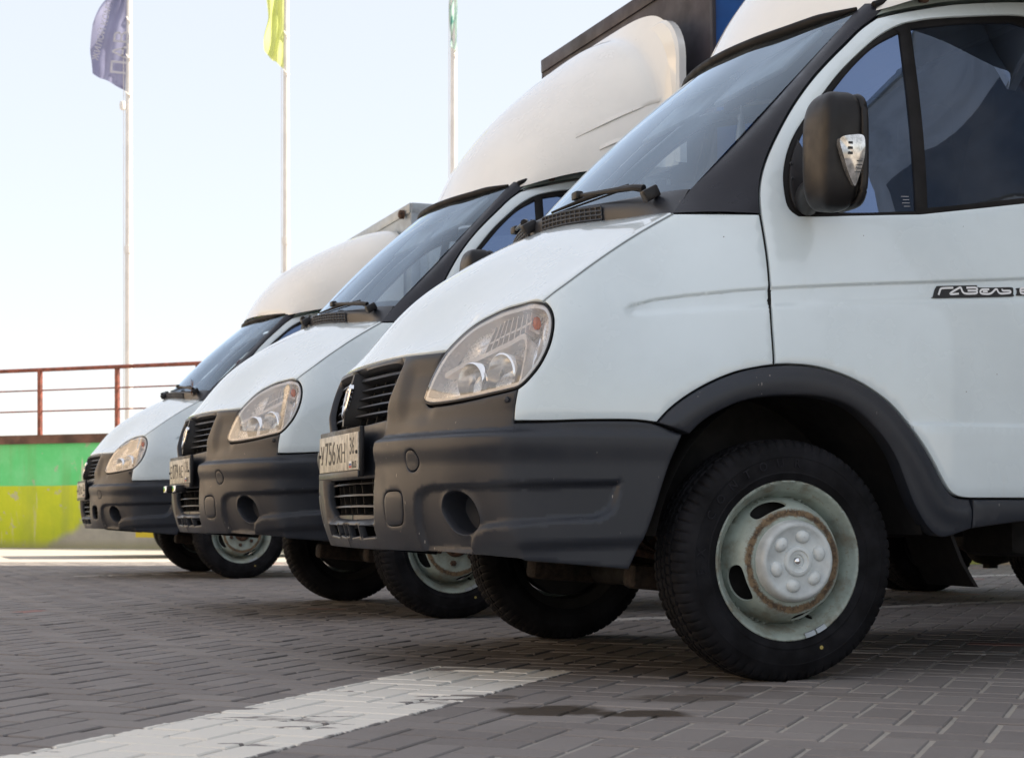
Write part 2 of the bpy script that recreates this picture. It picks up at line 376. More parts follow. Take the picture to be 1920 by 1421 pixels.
def inset(P, d):
    """CCW loop moved inwards by d"""
    e = np.roll(P, -1, 0)-P; e /= np.linalg.norm(e, axis=1)[:, None]+1e-12
    nrm = np.column_stack([-e[:, 1], e[:, 0]]); b = nrm+np.roll(nrm, 1, 0)
    L = np.linalg.norm(b, axis=1); b /= (L[:, None]+1e-9); c = np.maximum((b*nrm).sum(1), .45)
    return P+b*(d/c)[:, None]
def inside(P, Q):
    x, y = Q[:, 0], Q[:, 1]; r = np.zeros(len(Q), bool); n = len(P)
    for i in range(n):
        a, b = P[i], P[(i+1) % n]
        if a[1] == b[1]: continue
        c = ((a[1] > y) != (b[1] > y)) & (x < (b[0]-a[0])*(y-a[1])/(b[1]-a[1])+a[0]); r ^= c
    return r
def dist(P, Q, closed=True, skip=None):
    A = P if closed else P[:-1]; B = np.roll(P, -1, 0) if closed else P[1:]
    if skip is not None: k = ~skip(A, B); A, B = A[k], B[k]
    d = np.full(len(Q), 9.)
    for a, b in zip(A, B):
        ab = b-a; t = np.clip(((Q-a)@ab)/(ab@ab+1e-18), 0, 1); d = np.minimum(d, np.hypot(*(Q-a-t[:, None]*ab).T))
    return d
def sdist(P, Q):
    d = dist(P, Q); return np.where(inside(P, Q), d, -d)
def sst(x, a, b):
    t = np.clip((x-a)/(b-a), 0, 1); return t*t*(3-2*t)
def fnormals(fn, uv, e=2e-3):
    u, v = uv[:, 0], uv[:, 1]
    if fn is side: u = np.maximum(u, -1.885)
    a = fn(u+e, v)-fn(u-e, v); b = fn(u, v+e)-fn(u, v-e); n = np.cross(a, b)
    n = n/(np.linalg.norm(n, axis=1)[:, None]+1e-12)
    if fn is side:
        c = uv[:, 0] < -1.8; k = np.clip((uv[c, 0]+1.9)/.1, 0, 1); n[c, 1] *= k; n /= np.linalg.norm(n, axis=1)[:, None]
    return n
def triangulate(L, holes, grid, extra=(), r=.003):
    pts = [L]+list(holes); edges = []; k = 0
    for P in pts:
        n = len(P); edges += [(k+i, k+(i+1) % n) for i in range(n)]; k += n
    lo, hi = L.min(0), L.max(0); gu, gv = grid
    g = np.array(np.meshgrid(np.arange(lo[0]+gu*.5, hi[0], gu), np.arange(lo[1]+gv*.5, hi[1], gv))).reshape(2, -1).T
    g[:, 0] += np.where((np.round((g[:, 1]-lo[1])/gv).astype(int) % 2) == 0, gu*.25, -gu*.25)
    rings = []
    if r > 0:
        for f in (.3, 1.): rings += [inset(L, r*f)]+[inset(h, -r*f) for h in holes]
    cand = [(g, min(gu, gv)*.45+r)]+[(q, None) for q in rings]+[(np.array(e), .001) for e in extra if len(e)]
    keep = []
    for i, (q, dmin) in enumerate(cand):
        ok = inside(L, q)
        for h in holes: ok &= ~inside(h, q)
        q = q[ok]
        if not len(q): continue
        d = dist(L, q)
        for h in holes: d = np.minimum(d, dist(h, q))
        keep.append(q[d > (dmin if dmin is not None else r*.25)])
    V = np.vstack(pts+keep); 
    res = delaunay_2d_cdt([Vector(p) for p in V], edges, [], 0, 1e-6)
    W = np.array([tuple(p) for p in res[0]]); T = np.array([f for f in res[2] if len(f) == 3])
    C = W[T].mean(1); ok = inside(L, C)
    for h in holes: ok &= ~inside(h, C)
    T = T[ok]; A = W[T]; s = np.cross(A[:, 1]-A[:, 0], A[:, 2]-A[:, 0]); T[s < 0] = T[s < 0][:, ::-1]; T = T[np.abs(s) > 1e-10]
    return W, T
def panel(name, fn, L, m, parent, holes=(), grid=(.02, .02), disp=None, thick=.012, r=.003, both=False, mirror=False, extra=(), off=0., sharp=40):
    W, T = triangulate(L, holes, grid, extra, r)
    P = fn(W[:, 0], W[:, 1]); N = fnormals(fn, W)
    d = np.full(len(W), off)
    if disp is not None: d = d+disp(W[:, 0], W[:, 1])
    if r > 0:
        sk = (lambda a, b: (a[:, 0] < -1.899) & (b[:, 0] < -1.899)) if both else None
        q = dist(L, W, skip=sk)
        for h in holes: q = np.minimum(q, dist(h, W))
        q = np.clip(q, 0, r); d = d-(r-np.sqrt(np.maximum(r*r-(r-q)**2, 0)))
    P = P+N*d[:, None]
    used = np.unique(T); mp = -np.ones(len(W), int); mp[used] = np.arange(len(used)); T = mp[T]; P = P[used]; N = N[used]; W = W[used]
    if both:
        c = W[:, 0] < -1.8995; P[c, 1] = 0; N[c, 1] = 0
        n = len(P); idx = np.arange(n)+n; idx[c] = np.arange(n)[c]
        T = np.vstack([T, idx[T][:, ::-1]]); P = np.vstack([P, P*[1, -1, 1]]); N = np.vstack([N, N*[1, -1, 1]])
    if mirror: P = P*[1, -1, 1]; N = N*[1, -1, 1]; T = T[:, ::-1]
    F = [tuple(t) for t in T]
    if thick > 0:
        E = {}
        for t in F:
            for a, b in ((t[0], t[1]), (t[1], t[2]), (t[2], t[0])): E[(a, b)] = 1
        bd = [e for e in E if (e[1], e[0]) not in E]; idx = {}; ex = []
        for a, b in bd:
            for q in (a, b):
                if q not in idx: idx[q] = len(P)+len(ex); ex.append(P[q]-N[q]*thick)
        F += [(b, a, idx[a], idx[b]) for a, b in bd]
        if ex: P = np.vstack([P, ex])
    if both or mirror:
        used = np.unique(np.concatenate([np.array(f) for f in F])); mp = -np.ones(len(P), int); mp[used] = np.arange(len(used)); P = P[used]; F = [tuple(mp[list(f)]) for f in F]
    return mesh_from(name, P, F, m, parent, sharp)
def ribbon(fn, path, w, off, n_side=1):
    """flat strip of width w following a path on a surface; returns verts, faces"""
    p = np.array(path, float); d = np.gradient(p, axis=0); d /= np.linalg.norm(d, axis=1)[:, None]+1e-12
    s = np.column_stack([-d[:, 1], d[:, 0]])*w/2
    # mitre
    A, B = p+s, p-s; uv = np.vstack([A, B]); P = fn(uv[:, 0], uv[:, 1])+fnormals(fn, uv)*off; n = len(p)
    return P, [(i, i+1, n+i+1, n+i) for i in range(n-1)]

# ------------------------------------------------------------------ outlines measured on the van, in (a, h)
ARO = [(-.3973,.7145),(-.3619,.7521),(-.3046,.7939),(-.2312,.8331),(-.1558,.8611),(-.0782,.8769),(.0012,.884),(.0814,.8807),(.1614,.8641),(.2404,.8346),(.3185,.7872),(.3654,.7423),(.4127,.6865),(.4609,.616),(.4939,.5592),(.5186,.5271),(.5429,.515),(.5835,.5116)]
ARI = [(-.3071,.6857),(-.2749,.7166),(-.2314,.7446),(-.157,.7768),(-.0796,.7922),(-.0001,.7981),(.0805,.7979),(.161,.7842),(.2247,.7536),(.288,.6985),(.3357,.6358),(.3684,.5654),(.3932,.5088),(.4179,.4661),(.4505,.4233),(.4827,.4017),(.5065,.4016),(.5863,.4265)]
BUMPTOP = [(-.8508,.7131),(-.7153,.7136),(-.5869,.7186),(-.4649,.7203),(-.4183,.7159)]
BUMPTOP2 = [(-.4183,.7159),(-.3923,.7098),(-.3235,.6864)]
BUMPREAR = [(-.3235,.6864),(-.3524,.6214),(-.3782,.548),(-.4098,.4501),(-.442,.3764),(-.4716,.316)]
BUMPBOT = [(-0.4716,0.3160),(-0.5817,0.3262),(-0.7111,0.3364),(-0.8576,0.3430),(-0.9705,0.3473),(-1.0496,0.3526),(-1.1434,0.3576),(-1.2632,0.3596),(-1.4699,0.3600),(-1.6773,0.3601),(-1.9000,0.3604)]
DOORF = [(-.037,1.3216),(-.0367,1.2719),(-.0374,1.1957),(-.0409,1.1207),(-.0458,1.0392),(-.0466,.9787),(-.0448,.9188),(-.0445,.8815)]
PILOUT = [(-.037,1.3216),(-.0319,1.3796),(-.017,1.4344),(.0071,1.4898),(.0499,1.5621),(.1138,1.6531),(.1888,1.7404),(.2627,1.8142),(.335,1.8808),(.3965,1.9379),(.4549,1.9795)]
DOORTOP = [(.4549,1.9795),(.492,1.9914),(.5487,2.0074),(.6056,2.0212),(.6946,2.0415),(.7894,2.058),(1.0113,2.0888),(1.12,2.095)]
WINDOW = [[(.08,1.3173),(.0518,1.3357),(.0479,1.3819),(.0513,1.4364),(.071,1.4997),(.1002,1.5561),(.1369,1.6058),(.2204,1.7009),(.2952,1.7827),(.3773,1.8583),(.447,1.9159),(.5126,1.9555),(.5572,1.9718),(.6372,1.9911),(.7684,2.0099),(.95,2.035),(1.03,2.035),(1.055,1.99),(1.05,1.45),(1.03,1.425)],
          [(1.03,1.425),(.8255,1.3995),(.4809,1.3456),(.4477,1.3412),(.1673,1.3207),(.08,1.3173)]]
G1 = [[(.5199,1.9346),(.4314,1.8844),(.3401,1.8035),(.2548,1.7118),(.1917,1.6412),(.1234,1.5532),(.1057,1.4773),(.1058,1.3628),(.115,1.349)],[(.115,1.349),(.2328,1.3372),(.4498,1.3538)],[(.4498,1.3538),(.5199,1.9346)]]
G2 = [[(.5605,1.9507),(.75,1.985),(.95,2.010)],[(.95,2.010),(1.0,2.0),(1.015,1.96),(1.005,1.46),(.985,1.44)],[(.985,1.44),(.8302,1.42),(.4908,1.3659)],[(.4908,1.3659),(.5605,1.9507)]]
CREASE1 = np.array([(-.48,1.0290),(-.4429,1.0439),(-.3803,1.0613),(-.2903,1.0757),(-.1403,1.0952),(-.0426,1.1042),(.0985,1.1153),(.4208,1.1391),(.7829,1.1679),(1.2,1.198)])
CREASE2 = np.array([(-.48,1.005),(-.4559,1.0035),(-.2975,1.0208),(-.0532,1.041),(.0927,1.0516),(.416,1.0717),(.7745,1.0906),(1.2,1.11)])
HEADL = loop(crom(HL, .02, closed=True), it=5, step=.012)

def d_side(a, h):
    """pressed band along wing and door, lower door crease"""
    h1 = np.interp(a, CREASE1[:, 0], CREASE1[:, 1]); h2 = np.interp(a, CREASE2[:, 0], CREASE2[:, 1])
    k = sst(a, -.485, -.44)
    d = -.0075*k*(1-sst(h, h1-.007, h1+.001))*sst(h, h2-.004, h2+.024)
    k2 = sst(a, .36, .46)
    return d+.006*k2*(1-sst(h, .722, .734))
POCKET = loop([(-1.3116,0.3569),(-1.3138,0.4195),(-1.3011,0.4874),(-1.2847,0.5250),(-1.2389,0.5434),(-1.1687,0.5474),(-0.9509,0.5487),(-0.7956,0.5507),(-0.6000,0.5550),(-0.4970,0.5582)],[(-0.4970,0.5582),(-0.5071,0.5047),(-0.5257,0.4702),(-0.5573,0.4533),(-0.6200,0.4483),(-0.8140,0.4370),(-1.0077,0.4250),(-1.0714,0.3798),(-1.0682,0.3578)],[(-1.0682,0.3578),(-1.3116,0.3569)])
FOGC = loop(crom([(-1.1805,0.4829),(-1.1606,0.5175),(-1.1136,0.5298),(-1.0665,0.5221),(-1.0345,0.5001),(-1.0198,0.4608),(-1.0278,0.4342),(-1.0603,0.4141),(-1.0924,0.4090),(-1.1366,0.4190),(-1.1685,0.4509)], .012, closed=True), step=.008)
RC = loop([(-1.3061+.034*math.cos(t)-.06*(.0285*math.sin(t)), .6174+.0285*math.sin(t)) for t in np.linspace(0, 2*math.pi, 33)[:-1]], step=.006, it=1)
OC = loop(crom([(-1.4418,0.5331),(-1.3824,0.5324),(-1.3640,0.5188),(-1.3672,0.4812),(-1.3832,0.4489),(-1.4100,0.4379),(-1.4722,0.4360),(-1.4955,0.4451),(-1.4956,0.4816),(-1.4884,0.5128),(-1.4701,0.5283)], .01, closed=True), step=.007)
def d_bump(a, h):
    Q = np.column_stack([a, h])
    nose = 1-sst(a, -.90, -.60)                      # 1 at the nose, 0 on the flank
    edge = np.interp(h, [.35, .45, .56, .66, .75, .90], [-1.62, -1.60, -1.576, -1.557, -1.542, -1.50])
    out = sst(a, edge-.018, edge+.012)               # 0 on the centre panel
    d = np.zeros(len(a))
    # shoulder ledge between mask and lower bumper
    lo, hi = .674, .700
    d += out*(.010*nose+.006)*sst(h, .60, .66)*(1-sst(h, lo, hi)) - out*nose*.014*sst(h, lo, hi)*(1-sst(h, .73, .80))
    d -= (1-out)*.026*sst(a, -1.93, -1.90)*sst(h, .44, .452)*(1-sst(h, .905, .915))   # centre panel lies deeper
    d -= out*nose*.010*sst(h, .72, .78)*(1-sst(np.abs(a+1.36), .05, .11))*(1-sst(h, .86, .92))        # hollow beside the grille
    s = sdist(POCKET, Q)
    d -= .017*sst(s, -.003, .016)*(1-.6*sst(a, -1.06, -.52)*0)
    s2 = sdist(FOGC, Q); d += .004*np.exp(-((s2+.004)/.006)**2)
    chin = np.interp(a, [-1.31,-1.0613,-.997,-.8104,-.6132,-.4549], [.345,.3728,.3826,.3911,.3966,.402])
    d -= .012*sst(a, -1.14, -1.02)*(1-sst(h, chin-.022, chin))
    return d

# ------------------------------------------------------------------ curves of the windscreen
def pcrv(pts):
    P = np.array(pts, float)
    def f(t):
        x = np.linspace(0, 1, len(P)); D = crom(P, 1e-2) if len(P) > 2 else P
        L = np.concatenate([[0], np.cumsum(np.linalg.norm(np.diff(D, axis=0), axis=1))]); L /= L[-1]
        return np.column_stack([np.interp(t, L, D[:, k]) for k in range(3)])
    return f
def mir(pts): return list(pts)+[(l, -m, h) for l, m, h in reversed(pts[:-1])]
WBOT = mir([(-.200,-.742,1.400),(-.238,-.64,1.408),(-.285,-.48,1.414),(-.335,-.30,1.419),(-.362,-.14,1.422),(-.370,0,1.423)])
WTOP = mir([(.405,-.628,2.000),(.352,-.52,1.996),(.300,-.38,1.990),(.255,-.25,1.985),(.228,-.11,1.982),(.220,0,1.980)])
wbot, wtop = pcrv(WBOT), pcrv(WTOP)
def wind(u, v):
    """u 0..1 across (near to far), v 0..1 up"""
    a, b = wbot(u), wtop(u); p = a+(b-a)*v[:, None]
    k = (np.sin(np.pi*np.clip(v, 0, 1))*.018*np.clip(np.minimum(u, 1-u)/.12, 0, 1)**.6)[:, None]
    return p+k*np.array([-.75, 0, .66])
def chain(fn, uv): 
    uv = np.array(uv, float); return fn(uv[:, 0], uv[:, 1])

# ------------------------------------------------------------------ wheels
RIMP = [(.2245,-.004),(.2245,.000),(.2215,-.003),(.217,.000),(.213,.005),(.207,.014),(.200,.021),(.196,.025),(.191,.036),(.186,.050),(.1815,.066),(.1785,.066),(.177,.052),(.174,.040),(.167,.016),(.158,-.006),(.150,-.017),(.144,-.022),(.138,-.0235),(.130,-.022),(.122,-.022),(.06,-.022),(.03,-.022)]
RIMP = [(r, d) for r, d in RIMP]
_rr = np.array([r for r, d in RIMP][1:])[::-1]; _rd = np.array([d for r, d in RIMP][1:])[::-1]
def rimfn(x, z):
    r = np.hypot(x, z); return np.column_stack([x, np.interp(r, _rr, _rd), z])
def circ(r, n=96, c=(0, 0), ph=0): return np.array([(c[0]+r*math.cos(2*math.pi*(k+ph)/n), c[1]+r*math.sin(2*math.pi*(k+ph)/n)) for k in range(n)])
M['letter'] = plain('tyre_letter_rubber', (.012, .012, .016), .6, spec=.2)
M['dot'] = plain('yellow_dot', (.45, .36, .10), .6)
def make_tyre_data():
    # half section (radius, offset from wheel centre plane), outer face at -.100
    prof = [(.214,-.082),(.222,-.088),(.232,-.0935),(.243,-.098),(.2445,-.0995),(.247,-.0995),(.249,-.0985),(.262,-.1005),(.276,-.1015),(.288,-.1005),(.2895,-.1015),(.292,-.1013),(.294,-.100),(.303,-.0975),(.312,-.0935),(.320,-.0895),(.327,-.0845),(.3325,-.079),(.3365,-.072),(.339,-.064)]
    tread = [(.3405,-.056),(.3405,-.050),(.333,-.048),(.333,-.042),(.3415,-.040),(.342,-.030),(.342,-.018),(.334,-.016),(.334,-.010),(.3425,-.008),(.3425,0)]
    half = prof+tread; full = half+[(r, -d) for r, d in reversed(half[:-1])]
    n = 360; V = []; F = []
    for r0, d in full:
        for k in range(n):
            r, dd = r0, d; ph = k % 5
            if .312 <= r0 and abs(d) > .049:            # shoulder blocks with slits
                if ph == 0: r -= .0045*min(1, (r0-.305)/.02); dd *= .985
            elif r0 > .338 and ph == (2 if d < 0 else 4): r -= .004
            t = 2*math.pi*(k+ (abs(d)-.05)*18)/n
            V.append((r*math.cos(t), dd, r*math.sin(t)))
    m = len(full)
    for i in range(m-1):
        for k in range(n): F.append((i*n+k, i*n+(k+1) % n, (i+1)*n+(k+1) % n, (i+1)*n+k))
    return V, F
WHEEL_Z = .338
def make_wheel(kind, loc, far, parent):
    """wheel: rim mesh with tyre and centre parts below it; kind 'cap' or 'bolts'"""
    holes = []
    for a0 in (113, 203, 293, 23):
        c, h = R(a0), R(20)
        arc = [(((.1622+.0128*np.sign(math.cos(q))*abs(math.cos(q))**.75)*math.cos(c+h*np.sign(math.sin(q))*abs(math.sin(q))**.75*(1-.1*math.cos(q)))), ((.1622+.0128*np.sign(math.cos(q))*abs(math.cos(q))**.75)*math.sin(c+h*np.sign(math.sin(q))*abs(math.sin(q))**.75*(1-.1*math.cos(q))))) for q in np.linspace(0, 2*math.pi, 28, endpoint=False)]
        arc_ = [((.1745)*math.cos(c+t), .1745*math.sin(c+t)) for t in np.linspace(-h*.72, h*.72, 9)]+[((.1500)*math.cos(c+t), .1500*math.sin(c+t)) for t in np.linspace(h*.85, -h*.85, 9)]
        holes.append(loop(crom(arc, .006, closed=True), step=.006))
    vh = R(300); holes.append(circ(.0065, 14, (.1845*math.cos(vh), .1845*math.sin(vh))))
    W = panel('wheel', rimfn, circ(.2244, 120), 'rim' if kind == 'cap' else 'rim', parent, holes+[circ(.055, 40)], (.007, .007), None, .006, 0, sharp=50)
    W.location = loc
    bm = MB(); bm.lathe([(.2235,-.001),(.214,.018),(.19,.06),(.185,.10),(.19,.16),(.222,.185),(.222,.188)], 64); bm.build('rim_barrel', 'dark', W)
    bm = MB(); bm.lathe([(.001,.075),(.165,.072),(.172,.08),(.172,.15),(.150,.165),(.05,.17),(.001,.17)], 40); bm.build('brake_drum', 'dark', W)
    V, F = make_tyre_data()
    V = [(x, y+.092, z) for x, y, z in V]
    V = [(x*(1+.04*max(0, -z-.31)/.03), y*(1), max(z, -WHEEL_Z+.0008)) for x, y, z in V]
    t = mesh_from('tyre', V, F, 'tyre', W, 34)
    if not far:                                      # raised maker's lettering on the sidewall
        V = []; F = []
        for k, ch in enumerate('EX CONTOUR'):
            if ch == ' ': continue
            a = R(186-11.2*k); o = text_mesh('tmp', ch, .034, 'tyre', None, ext=.0012); me = o.data
            for v in me.vertices:
                x, y, z = v.co; rr = .272+y; an = a-x/.285; V.append((rr*math.cos(an), -.0098-z*1.2-.0004*(1 if z > 0 else 0), rr*math.sin(an)))
            k0 = len(V)-len(me.vertices); F += [tuple(k0+i for i in p.vertices) for p in me.polygons]; bpy.data.objects.remove(o); bpy.data.meshes.remove(me)
        ty = mesh_from('tyre_lettering', V, F, 'letter', W, 30); ty['kind'] = 'stuff'
        b = MB(); b.lathe([(.0055, -.0118), (.0005, -.0121)], 12, 'y', center=(.262*math.cos(R(-68)), 0, .262*math.sin(R(-68)))); b.build('paint_dot', 'dot', W)
        for a in (-72, -62):
            b = MB(); n_ = 8; A = [R(a-4.2+8.4*i/(n_-1)) for i in range(n_)]
            for rr, d in ((.2095, -.0035), (.2225, -.0065), (.2225, .002), (.2095, .006)): b.v += [(rr*math.cos(q), d, rr*math.sin(q)) for q in A]
            b.f = [(r_*n_+i, r_*n_+i+1, ((r_+1) % 4)*n_+i+1, ((r_+1) % 4)*n_+i) for r_ in range(4) for i in range(n_-1)]+[(0, n_, 2*n_, 3*n_), (n_-1, 2*n_-1, 3*n_-1, 4*n_-1)]
            b.build('balance_weight', 'alu', W)
    if kind == 'cap':
        cp = MB(); cp.lathe([(.1145,-.018),(.1145,-.030),(.112,-.046),(.108,-.0545),(.1035,-.0585),(.0975,-.0595),(.093,-.057),(.087,-.0535),(.06,-.0525),(.043,-.053),(.041,-.059),(.038,-.0615),(.031,-.0615),(.029,-.057),(.020,-.056),(.018,-.050),(.010,-.050)], 96)
        cp.build('hub_cap', 'cap', W, 50)
        for k in range(6):
            a = R(18+60*k); b = MB(); rr = .069
            b.lathe([(.0185,0),(.0175,-.006),(.014,-.0115),(.008,-.0145),(.001,-.0155)], 24, center=(0, 0, 0))
            o = b.build('cap_boss', 'cap', W); o.location = (rr*math.cos(a), -.0515, rr*math.sin(a)); o.scale = (1, 1, 1.2); o.rotation_euler = (0, -a, 0)
        b = MB(); b.lathe([(.0125,-.048),(.0125,-.053),(.009,-.058),(.004,-.061),(.0005,-.062)], 24); b.build('centre_nut', 'chrome', W)
    else:
        b = MB(); b.lathe([(.060,-.015),(.058,-.030),(.052,-.048),(.040,-.056),(.024,-.058),(.001,-.058)], 40); b.build('hub', 'rusty', W)
        for k in range(6):
            a = R(20+60*k); b = MB(); b.lathe([(.0135,-.020),(.0135,-.038),(.010,-.042),(.0085,-.042),(.0085,-.052),(.0005,-.052)], 6)
            o = b.build('wheel_nut', 'rusty', W, 25); o.location = (.088*math.cos(a), 0, .088*math.sin(a))
    if far: W.rotation_euler = (0, 0, math.pi)
    return W

# ------------------------------------------------------------------ one van
def s_off(a, h, d):
    uv = np.column_stack([np.atleast_1d(a), np.atleast_1d(h)]); return side(uv[:, 0], uv[:, 1])+fnormals(side, uv)*(np.zeros(len(uv))+d)[:, None]
def make_headlight(root, mirror):
    s = 1
    ring = panel('headlight', side, inset(HEADL, .0015), 'black', root, [inset(HEADL, .0085)], (.05, .05), None, .03, .002, mirror=mirror)
    panel('lens', side, inset(HEADL, .0075), 'lens', ring, (), (.03, .03), lambda a, h: .002+0*a, 0, .004, mirror=mirror)
    L2 = inset(HEADL, .0085)
    # bright housing: side wall and back
    panel('bezel', side, L2, 'bezel', ring, [inset(HEADL, .020)], (.05, .05), None, .045, 0, mirror=mirror, off=-.004)
    sx = -1 if mirror else 1
    back = panel('reflector', side, inset(HEADL, .012), 'inner', ring, (), (.02, .02), lambda a, h: -.045-.012*np.sin(a*26)*np.sin(h*40), 0, 0, mirror=mirror)
    # dividing bar above the two round reflectors
    path = loop_open([(-1.285,.862),(-1.22,.892),(-1.12,.915),(-1.0,.938),(-.92,.955),(-.885,.935),(-.868,.885),(-.862,.82)], .01)
    P, F = ribbon(side, path, .016, -.010); Q = np.vstack([P, s_off(*[np.concatenate([path[:, k], path[:, k]]) for k in (0, 1)], -.045)]); n = len(P)
    def sgn(A): return A*[1, sx, 1]
    h = n//2
    F2 = F+[(i, i+1, n+i+1, n+i) for i in range(h-1)]+[(h+i, h+i+1, n+h+i+1, n+h+i) for i in range(h-1)]
    mesh_from('divider', sgn(Q), F2, 'bezel', ring)
    # ribs of the upper strip
    for k, u in enumerate(np.linspace(-1.16, -.885, 9)):
        top = float(np.interp(u, [-1.2,-1.1,-1.0,-.85], [.985,1.008,1.018,1.022])); bot = float(np.interp(u, [-1.2,-1.0,-.85], [.905,.950,.978]))
        A = s_off([u, u, u+.006, u+.006], [bot, top, bot, top], -.012); B = s_off([u, u, u+.006, u+.006], [bot, top, bot, top], -.044)
        mesh_from('rib', sgn(np.vstack([A, B])), [(0, 1, 3, 2), (0, 4, 5, 1), (2, 3, 7, 6), (1, 5, 7, 3), (0, 2, 6, 4)], 'bezel', ring)
    path = np.array([(-1.21,.935),(-1.1,.958),(-1.0,.975),(-.87,.995)]); P, F = ribbon(side, crom(path, .02), .007, -.014); mesh_from('strip_shelf', sgn(P), F, 'bezel', ring)
    for (u, v, r, dp) in ((-1.135, .842, .056, .030), (-.985, .858, .058, .034)):
        c = s_off([u], [v], -.030)[0]; b = MB()
        ax = Vector((-.93, -.37, .0)).normalized()
        b.lathe([(r*.98,.016),(r,.012),(r,-.030),(r*.93,-.034),(r*.93,.002),(r*.80,.022),(r*.5,.036),(r*.18,.042),(.001,.043)], 44, 'y')
        rot = Vector((0, -1, 0)).rotation_difference(ax).to_matrix()
        V = [rot @ Vector(q) for q in b.v]; b.v = [((q+Vector(c))[0], (q+Vector(c))[1]*sx, (q+Vector(c))[2]) for q in V]
        b.build('round_reflector', 'refl', ring, 45)
    c = s_off([-.865], [1.000], -.026)[0]; b = MB(); b.lathe([(.0005,-.022),(.010,-.020),(.0155,-.008),(.0155,.006),(.010,.020),(.0005,.024)], 20, 'z', center=(0, 0, 0))
    o = b.build('indicator_bulb', 'amber', ring); o.location = (c[0], c[1]*sx, c[2]-.006); o.scale = (.75, .75, .8)
    # clear side cavity behind the round reflectors
    cav = loop([(-.845,.945),(-.76,.95),(-.75,.90),(-.79,.84),(-.845,.83)], step=.01)
    panel('side_reflector', side, cav, 'chrome', ring, (), (.02, .02), lambda a, h: -.040+.012*np.cos((a+.8)*60), 0, 0, mirror=mirror)
    return ring
def loop_open(pts, step): return relax(crom(pts, step), 3)

def slat(name, parent, a0, a1, h, th, dep, off, m='black', lip=.004, tilt=0.):
    """horizontal bar following the nose, both halves"""
    a = np.concatenate([np.linspace(a0, a1, 14)]); n = len(a); V = []
    T = s_off(a, np.full(n, h+th/2), off); B = s_off(a, np.full(n, h-th/2), off+.003)
    T2 = s_off(a, np.full(n, h+th/2+tilt), off-dep); B2 = s_off(a, np.full(n, h-th/2+tilt), off-dep)
    P = np.vstack([T, B, B2, T2])
    if a0 <= -1.899: P[[0, n, 2*n, 3*n], 1] = 0
    F = [(r*n+i, r*n+i+1, ((r+1) % 4)*n+i+1, ((r+1) % 4)*n+i) for r in range(4) for i in range(n-1)]+[(n-1, 2*n-1, 3*n-1, 4*n-1)]
    Pm = P*[1, -1, 1]; F = F+[tuple(np.array(f[::-1])+len(P)) for f in F]
    return mesh_from(name, np.vstack([P, Pm]), F, m, parent, 40)

def bodypart(o, lst): lst.append(o); return o
def text_mesh(name, txt, size, m, parent, ext=.0006, align='CENTER', sx=1.):
    cu = bpy.data.curves.new(name, 'FONT'); cu.body = txt; cu.size = size; cu.align_x = align; cu.align_y = 'CENTER'; cu.extrude = ext; cu.resolution_u = 3
    tmp = bpy.data.objects.new(name, cu); COL.objects.link(tmp); dg = bpy.context.evaluated_depsgraph_get(); dg.update()
    me = bpy.data.meshes.new_from_object(tmp.evaluated_get(dg)); me.name = name; bpy.data.objects.remove(tmp); bpy.data.curves.remove(cu)
    me.materials.clear(); o = link(name, me, m, parent); o.scale = (sx, 1, 1); return o
def make_plate(root, main, region):
    f = MB(); f.box((-1.050, 0, .656), (.016, .534, .150), bev=.004); fr = f.build('number_plate', 'black', root)
    MB().box((-1.0600, 0, .6585), (.004, .522, .113), bev=.0012).build('plate_sheet', 'plate', fr)
    MB().box((-1.0605, 0, .5890), (.006, .530, .020), bev=.002).build('plate_frame_lip', 'plastic', fr)
    MB().box((-1.035, 0, .655), (.04, .30, .09)).build('plate_bracket', 'black', fr)
    # the plate faces -x: letters read from the far (right in picture = near) side
    def put(txt, y, z, s, sx):
        o = text_mesh('plate_lettering', txt, s, 'ink', fr, sx=sx); o.rotation_euler = (R(90), 0, R(-90)); o.location = (-1.0624, y, z); return o
    a, b, c = main
    put(a, .215, .652, .082, 1.0); put(b, .105, .656, .105, .95); put(c, -.045, .652, .082, 1.05); put(region, -.186, .672, .074, .85)
    put('RUS', -.215, .617, .030, 1.0)
    for y, z, sy, sz in ((-.125, .6585, .003, .104),): MB().box((-1.0623, y, z), (.0008, sy, sz)).build('plate_line', 'ink', fr)
    for z, mname in ((.626, 'decalw'), (.619, 'boxblue'), (.612, 'flagred')): MB().box((-1.0623, -.165, z), (.0008, .03, .006)).build('plate_flag', mname, fr)
    for y in (.249, -.249): 
        b_ = MB(); b_.lathe([(.006,0),(.006,-.004),(.0005,-.006)], 10, 'x', center=(-1.062, y, .655)); b_.build('plate_screw', 'ink', fr)
    return fr
M['flagred'] = plain('flag_red', (.45, .03, .03), .5)

